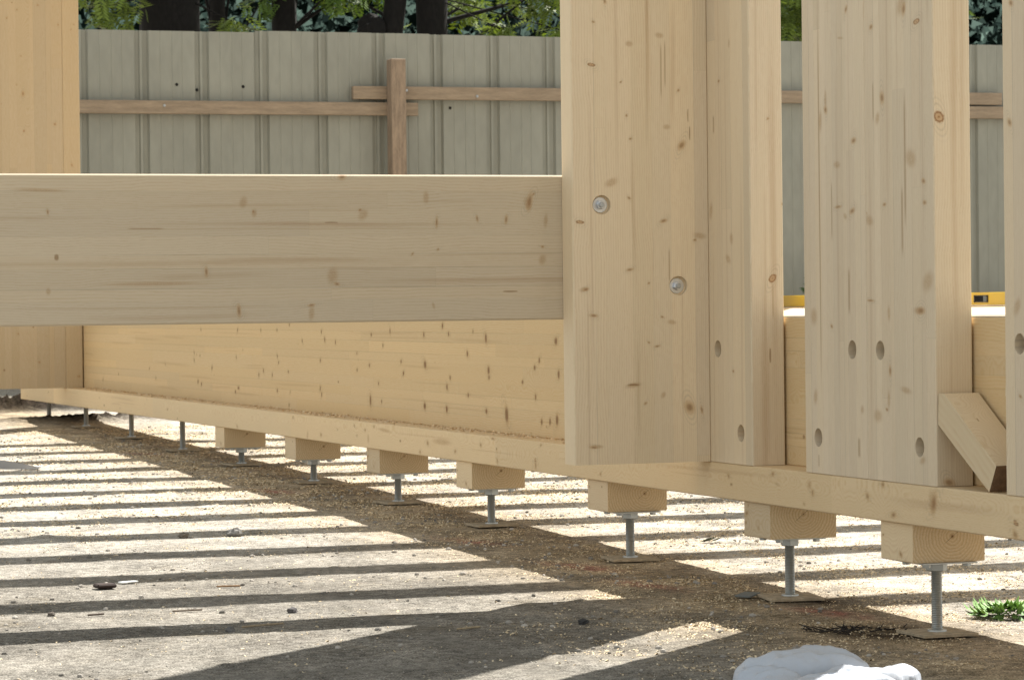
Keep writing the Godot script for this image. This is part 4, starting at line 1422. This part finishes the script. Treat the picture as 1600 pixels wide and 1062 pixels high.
func make_far() -> void:
	# wooded hillside behind everything
	var st := start()
	st.set_smooth_group(0)
	var hh := func(x: float, z: float) -> float:
		var f := smoothstep(-42.0, -135.0, z)
		return -0.4 + f * (17.5 + 2.2 * relief.get_noise_2d(x * 0.03, z * 0.02)) + f * 0.6 * relief.get_noise_2d(x * 0.11, 5.0)
	for j in 22:
		for i in 40:
			var p := []
			for q in [[i, j], [i + 1, j], [i + 1, j + 1], [i, j + 1]]:
				var x: float = -90.0 + q[0] * 6.0
				var z: float = -40.0 - q[1] * 6.0
				p.append(Vector3(x, hh.call(x, z), z))
			quad(st, p[0], p[1], p[2], p[3], Vector3.UP)
	st.generate_normals()
	var hill := put(st.commit(), "hill", plain(Color(0.026, 0.044, 0.040), 1.0, 0.0, 0.0))
	tag(hill, "wooded hillside far behind the fence", "", "", "structure")
	# its wood: clumps of leaves that read as one mass
	st = start()
	for i in 260:
		var d := Vector3(rng.randfn(), rng.randfn() * 0.8, rng.randfn()).normalized() * pow(rng.randf(), 0.4)
		var u := Vector3(rng.randfn(), rng.randfn(), rng.randfn()).normalized()
		var v := u.cross(Vector3(rng.randfn(), rng.randfn(), rng.randfn())).normalized()
		var s := rng.randf_range(0.07, 0.15)
		tri(st, d + u * s, d - u * s * 0.6 + v * s * 0.8, d - u * s * 0.6 - v * s * 0.8, (d + Vector3(0, 0.4, 0)).normalized())
	var clump := st.commit()
	var where := []
	var tints := []
	var i := 0
	while where.size() < 3400:
		i += 1
		var z := -48.0 - 95.0 * rng.randf()
		var x := (z - 8.0) * -0.34 + rng.randf_range(-26.0, 26.0) - 3.4
		var s := rng.randf_range(0.8, 2.0)
		where.append(Transform3D(Basis(Vector3.UP, rng.randf() * TAU).scaled(Vector3(s, s * rng.randf_range(0.7, 1.3), s)), Vector3(x, hh.call(x, z) + s * 0.45, z)))
		var m := rng.randf()
		tints.append(Color(0.024, 0.042, 0.036).lerp(Color(0.062, 0.092, 0.078), m) * rng.randf_range(0.6, 1.2))
	var far_leaf := coloured(1.0, 0.0)
	far_leaf.cull_mode = BaseMaterial3D.CULL_DISABLED
	var wood := scatter("far_wood", clump, far_leaf, where, tints)
	tag(wood, "hazy wood covering the far hillside", "", "", "stuff")
	# a house half hidden among the leaves
	var t := base("house", Vector3(36.6, 7.6, -108.0), 0.25)
	tag(t, "pale house with a blue grey roof glimpsed between the leaves", "house")
	st = start()
	box(st, at(0, 1.5, 0), Vector3(4.2, 3.0, 5.0))
	put(st.commit(), "wall", plain(Color(0.62, 0.62, 0.60), 0.9), t)
	st = start()
	prism(st, [Vector2(-2.5, 3.0), Vector2(2.5, 3.0), Vector2(0.0, 4.3)], -2.8, 2.8)
	put(st.commit(), "roof", plain(Color(0.20, 0.25, 0.33), 0.8), t)
	for wx in [-1.1, 1.1]:
		st = start()
		box(st, at(wx, 1.9, 2.51), Vector3(0.8, 1.1, 0.06))
		put(st.commit(), "window", plain(Color(0.05, 0.07, 0.09), 0.2), t)
	st = start()
	lathe(st, Transform3D(), [[0.045, 0.0], [0.045, 3.27], [0.03, 3.30], [0.0001, 3.31]], 12)
	var post := put(st.commit(), "marker_post", plain(Color(0.60, 0.62, 0.62), 0.6), null, at(3.56, slope(-20.5) , -20.5))
	tag(post, "thin pale post above the fence between two dark trunks", "post")


func on_ground(x: float, z: float, lift := 0.0) -> Vector3:
	return Vector3(x, ground(x, z) + lift, z)


func make_litter() -> void:
	# shavings: little curled chips
	var st := start()
	var prev_a := Vector3()
	var prev_b := Vector3()
	for i in 4:
		var f := i / 3.0 - 0.5
		var a := Vector3(f * 0.013, 0.0028 - f * f * 0.012, -0.0032)
		var b := a + Vector3(0.001, 0.0004, 0.0064)
		if i > 0: quad(st, prev_a, a, b, prev_b, Vector3(0, 1, 0))
		prev_a = a
		prev_b = b
	var chip := st.commit()
	var where := []
	var tints := []
	for i in 700000:
		var x := rng.randf_range(-2.3, 3.4)
		var z := rng.randf_range(-9.6, 1.8)
		var d := dustiness(x, z)
		if rng.randf() > d * d * 1.15 or where.size() >= 170000: continue
		var s := rng.randf_range(0.2, 0.62) * (1.35 if z < -3.0 else 1.0)
		if rng.randf() < 0.06: s *= 1.7
		where.append(Transform3D((Basis(Vector3.UP, rng.randf() * TAU) * Basis(Vector3.RIGHT, rng.randf_range(-0.6, 0.6)) * Basis(Vector3.BACK, rng.randf_range(-0.4, 0.4))).scaled(Vector3(s, s, s)), on_ground(x, z, 0.001)))
		tints.append(Color(0.66, 0.51, 0.31).lerp(Color(0.82, 0.71, 0.52), rng.randf()) * rng.randf_range(0.75, 1.05))
	var o: Node3D = scatter("wood_shavings", chip, coloured(0.85, 0.2), where, tints)
	tag(o, "curled wood shavings and sawdust strewn over the ground", "", "", "stuff")
	# grit
	where = []
	tints = []
	for i in 70000:
		var x := rng.randf_range(-2.3, 3.4)
		var z := rng.randf_range(-9.6, 1.8)
		if rng.randf() > 0.14 + 0.9 * patchy.get_noise_2d(x * 1.7 + 15.0, z * 1.7): continue
		var s := 0.0016 + 0.008 * pow(rng.randf(), 6.0)
		where.append(Transform3D(Basis(Vector3.UP, rng.randf() * TAU).scaled(Vector3(s, s, s)), on_ground(x, z, s * 0.2)))
		tints.append(Color(0.30, 0.28, 0.25) * rng.randf_range(0.5, 1.6))
	o = scatter("gravel", lump_mesh(5, 0.5, 4, 6), coloured(0.9, 0.2), where, tints)
	tag(o, "small grit lying on the yard ground", "", "", "stuff")
	# dust on the ledge of the sill
	where = []
	tints = []
	for i in 5000:
		var z := rng.randf_range(-9.4, -0.2)
		var x := 0.101 - absf(rng.randfn()) * 0.035
		if x < 0.005 or rng.randf() > 0.55 + patchy.get_noise_1d(z * 3.0): continue
		var s := rng.randf_range(0.3, 0.9)
		where.append(Transform3D((Basis(Vector3.UP, rng.randf() * TAU) * Basis(Vector3.RIGHT, rng.randf_range(-0.7, 0.7))).scaled(Vector3(s, s, s)), Vector3(x, 0.001 + maxf(0.0, 0.006 - (0.1 - x) * 0.1) * rng.randf(), z)))
		tints.append(Color(0.80, 0.63, 0.42) * rng.randf_range(0.85, 1.1))
	o = scatter("ledge_sawdust", chip, coloured(0.85, 0.2), where, tints)
	tag(o, "sawdust lying along the ledge of the sill beam", "", "", "stuff")
	# stones, sticks and scraps one can pick out
	for s in [[-0.827, -2.263, 0.030, Color(0.36, 0.35, 0.33), "pale grey stone at the end of a low ridge in the stripes"], [-1.0, -2.28, 0.020, Color(0.22, 0.19, 0.15), "brown stone left of the pale grey stone"], [-1.24, 0.06, 0.016, Color(0.16, 0.15, 0.15), "dark pebble on the edge of the lowest shadow stripe"], [-1.50, 0.42, 0.014, Color(0.22, 0.21, 0.20), "grey pebble in the sunlit lower left ground"], [-0.62, 0.62, 0.016, Color(0.08, 0.08, 0.08), "black pebble in the plank's shadow"], [-1.86, -0.10, 0.012, Color(0.20, 0.17, 0.14), "small brown cube of stone at the far lower left"]]:
		o = put(lump_mesh(int(s[2] * 9000.0), 0.7), "stone", mottled(s[3], 0.4, 0.05, 0.9, 91, Vector3(6, 6, 6)), null, Transform3D(Basis(Vector3.UP, s[0] * 9.0).scaled(Vector3.ONE * s[2]), on_ground(s[0], s[1], s[2] * 0.35)))
		tag(o, s[4], "stone", "loose stones on the yard")
	for s in [[-1.50, -0.06, 0.085, 0.1, "thin brown stick lying in the lower left sunlight", Color(0.26, 0.21, 0.16)], [-1.40, 0.36, 0.13, 0.35, "pale split stick on the lowest shadow stripe", Color(0.50, 0.40, 0.27)], [-1.25, -0.62, 0.07, -0.1, "short reddish wood chip in the lit stripe", Color(0.34, 0.20, 0.10)], [-1.75, -0.05, 0.05, 0.3, "dark twig on the second lowest shadow stripe", Color(0.12, 0.09, 0.07)], [-0.93, 0.62, 0.08, 0.4, "pale sliver of wood in the plank's shadow", Color(0.55, 0.45, 0.30)]]:
		st = start()
		box(st, Transform3D(Basis(Vector3.UP, s[3]), on_ground(s[0], s[1], 0.006)), Vector3(s[2], 0.005, 0.007), 0.002)
		o = put(st.commit(), "stick", mottled(s[5], 0.4, 0.05, 0.9, 93, Vector3(6, 6, 6)))
		tag(o, s[4], "stick", "loose sticks on the yard")
	st = start()
	box(st, Transform3D(Basis(Vector3.UP, 0.1), on_ground(-1.587, -0.731, 0.010)), Vector3(0.058, 0.012, 0.05), 0.004)
	o = put(st.commit(), "bark_scrap", plain(Color(0.035, 0.022, 0.018), 0.8))
	tag(o, "dark brown scrap lying flat in the left sunlit stripe", "scrap")
	st = start()
	box(st, Transform3D(Basis(Vector3.UP, 0.5), on_ground(-1.494, -0.85, 0.006)), Vector3(0.06, 0.004, 0.022), 0.001)
	o = put(st.commit(), "plastic_scrap", plain(Color(0.72, 0.76, 0.76), 0.4))
	tag(o, "small white scrap behind the dark brown scrap", "scrap")
	st = start()
	box(st, Transform3D(Basis(Vector3.UP, 0.6) * Basis(Vector3.BACK, 0.12), on_ground(0.02, 0.20, 0.010)), Vector3(0.055, 0.005, 0.05), 0.001)
	o = put(st.commit(), "slate_chip", plain(Color(0.16, 0.17, 0.16), 0.7))
	tag(o, "grey slate chip left of the second foot's plate", "slate chip")
	# withered black plant matter before the nearest foot
	st = start()
	for i in 46:
		var c := on_ground(-0.06 + rng.randfn() * 0.07, 1.02 + rng.randfn() * 0.03, 0.004)
		bar(st, c, c + Vector3(rng.randfn() * 0.03, rng.randf() * 0.014, rng.randfn() * 0.02), 0.0022, 0.001, 4)
	o = put(st.commit(), "withered_weed", plain(Color(0.03, 0.024, 0.02), 0.9))
	tag(o, "withered blackish weed flattened in the shade before the nearest foot", "weed", "", "stuff")
	# fallen leaf
	st = start()
	for i in 5:
		var c := on_ground(0.557 + rng.randf_range(-0.02, 0.02), -1.40, 0.004)
		quad(st, c, c + Vector3(0.03, 0.012, 0.006), c + Vector3(0.055, 0.004 + 0.01 * rng.randf(), -0.01), c + Vector3(0.03, 0.002, -0.014), Vector3.UP)
	o = put(st.commit(), "fallen_leaf", plain(Color(0.10, 0.13, 0.05), 0.6))
	tag(o, "crumpled green leaf on the sunlit ground below the bolted plank", "leaf")
	# leafy plant at the right edge
	var t := base("low_plant", on_ground(0.46, 0.88))
	tag(t, "low leafy green plant growing at the right edge of the yard", "plant")
	var leaf_st := start()
	for sg in [-1.0, 1.0]:
		quad(leaf_st, Vector3(0, 0, 0), Vector3(0.013 * sg, 0.016, 0.004), Vector3(0.012 * sg, 0.036, -0.001), Vector3(0, 0.032, -0.006), Vector3(0.2 * sg, 0.1, 1).normalized())
		tri(leaf_st, Vector3(0, 0.032, -0.006), Vector3(0.012 * sg, 0.036, -0.001), Vector3(0, 0.056, -0.020), Vector3(0.2 * sg, 0.5, 1).normalized())
	where = []
	tints = []
	for i in 210:
		var a := rng.randf() * TAU
		var f := pow(rng.randf(), 0.6)
		where.append(Transform3D((Basis(Vector3.UP, a) * Basis(Vector3.RIGHT, rng.randf_range(1.15, 2.2))).scaled(Vector3.ONE * rng.randf_range(0.4, 0.8)), Vector3(sin(a) * 0.08 * f, 0.030 * (1.0 - f * 0.75) + 0.003 + 0.010 * rng.randf(), cos(a) * 0.07 * f)))
		tints.append(Color(0.12, 0.235, 0.06).lerp(Color(0.22, 0.37, 0.12), rng.randf()))
	scatter("leaves", leaf_st.commit(), leafy(0.4), where, tints, t)
	# white sheet metal strip at the left edge
	t = base("metal_strip", on_ground(-0.95, -6.0, 0.022), 0.12)
	tag(t, "folded pale grey metal strip lying at the left edge", "metal strip")
	st = start()
	var fin := [Vector2(-0.55, 0.0), Vector2(0.13, -0.018), Vector2(0.145, -0.010), Vector2(-0.02, 0.026), Vector2(-0.55, 0.072)]
	prism(st, fin, 0.0, 0.004)
	put(st.commit(), "web", plain(Color(0.40, 0.41, 0.43), 0.5, 0.2), t)
	st = start()
	box(st, Transform3D(Basis(Vector3.BACK, -0.10), Vector3(0.10, -0.004, -0.03)), Vector3(0.11, 0.004, 0.06), 0.001)
	put(st.commit(), "flange", plain(Color(0.74, 0.75, 0.75), 0.5, 0.1), t)
	make_bag()


func make_bag() -> void:
	var crease := FastNoiseLite.new()
	crease.seed = 77
	crease.frequency = 1.0
	crease.noise_type = FastNoiseLite.TYPE_SIMPLEX
	crease.fractal_type = FastNoiseLite.FRACTAL_FBM
	crease.fractal_octaves = 2
	var facet := FastNoiseLite.new()
	facet.noise_type = FastNoiseLite.TYPE_CELLULAR
	facet.cellular_return_type = FastNoiseLite.RETURN_DISTANCE2_SUB
	facet.frequency = 1.0
	facet.seed = 12
	facet.fractal_type = FastNoiseLite.FRACTAL_NONE
	var lobes := [[-0.540, 1.80, 0.165, 0.075, 0.072], [-0.645, 1.85, 0.075, 0.10, 0.040], [-0.475, 1.935, 0.115, 0.052, 0.042], [-0.365, 1.90, 0.065, 0.045, 0.033], [-0.57, 2.03, 0.16, 0.06, 0.045]]
	var nu := 120
	var nv := 108
	var st := start()
	st.set_smooth_group(0)
	var pts := []
	for j in nv + 1:
		for i in nu + 1:
			var x := -0.89 + 0.66 * float(i) / nu
			var z := 1.66 + 0.60 * float(j) / nv
			var h := 0.0
			for b in lobes:
				var e := pow((x - b[0]) / b[2], 2.0) + pow((z - b[1]) / b[3], 2.0)
				if e < 1.0: h = maxf(h, b[4] * pow(1.0 - e, 0.42))
			var c := crease.get_noise_2d(x * 2.6 + z * 2.2, z * 9.0 - x * 1.5)
			var d := crease.get_noise_2d(x * 7.0 - z * 7.0 + 5.0, z * 13.0 + x * 6.0)
			if h > 0.0: h = h + 0.015 * (0.3 - absf(c)) - 0.016 * (facet.get_noise_2d(x * 9.0 + 0.05 * d, z * 17.0 + x * 4.0) + 0.7) + 0.004 * d
			pts.append(Vector3(x, slope(z) - 0.02 + (h + 0.02 if h > 0.0 else 0.0), z))
	for j in nv:
		for i in nu:
			var a: Vector3 = pts[j * (nu + 1) + i]
			var b: Vector3 = pts[j * (nu + 1) + i + 1]
			var c: Vector3 = pts[(j + 1) * (nu + 1) + i + 1]
			var d: Vector3 = pts[(j + 1) * (nu + 1) + i]
			if maxf(maxf(a.y, b.y), maxf(c.y, d.y)) < slope(1.9) - 0.012: continue
			if (i + j) % 2:
				tri(st, a, b, c, Vector3.UP)
				tri(st, a, c, d, Vector3.UP)
			else:
				tri(st, a, b, d, Vector3.UP)
				tri(st, b, c, d, Vector3.UP)
	st.generate_normals()
	var m := plain(Color(0.47, 0.51, 0.57), 0.34, 0.0, 0.45)
	var cells := FastNoiseLite.new()
	cells.noise_type = FastNoiseLite.TYPE_CELLULAR
	cells.cellular_return_type = FastNoiseLite.RETURN_DISTANCE2_SUB
	cells.frequency = 0.016
	cells.fractal_octaves = 1
	cells.domain_warp_enabled = true
	cells.domain_warp_amplitude = 18.0
	cells.domain_warp_frequency = 0.02
	cells.seed = 5
	m.heightmap_enabled = true
	m.heightmap_texture = ImageTexture.create_from_image(cells.get_seamless_image(512, 512))
	m.heightmap_scale = 0.45
	m.uv1_triplanar = true
	m.uv1_world_triplanar = true
	m.uv1_scale = Vector3(2.6, 2.6, 2.6)
	var o := put(st.commit(), "plastic_sack", m)
	tag(o, "crumpled white plastic sack lying in the right foreground", "sack")
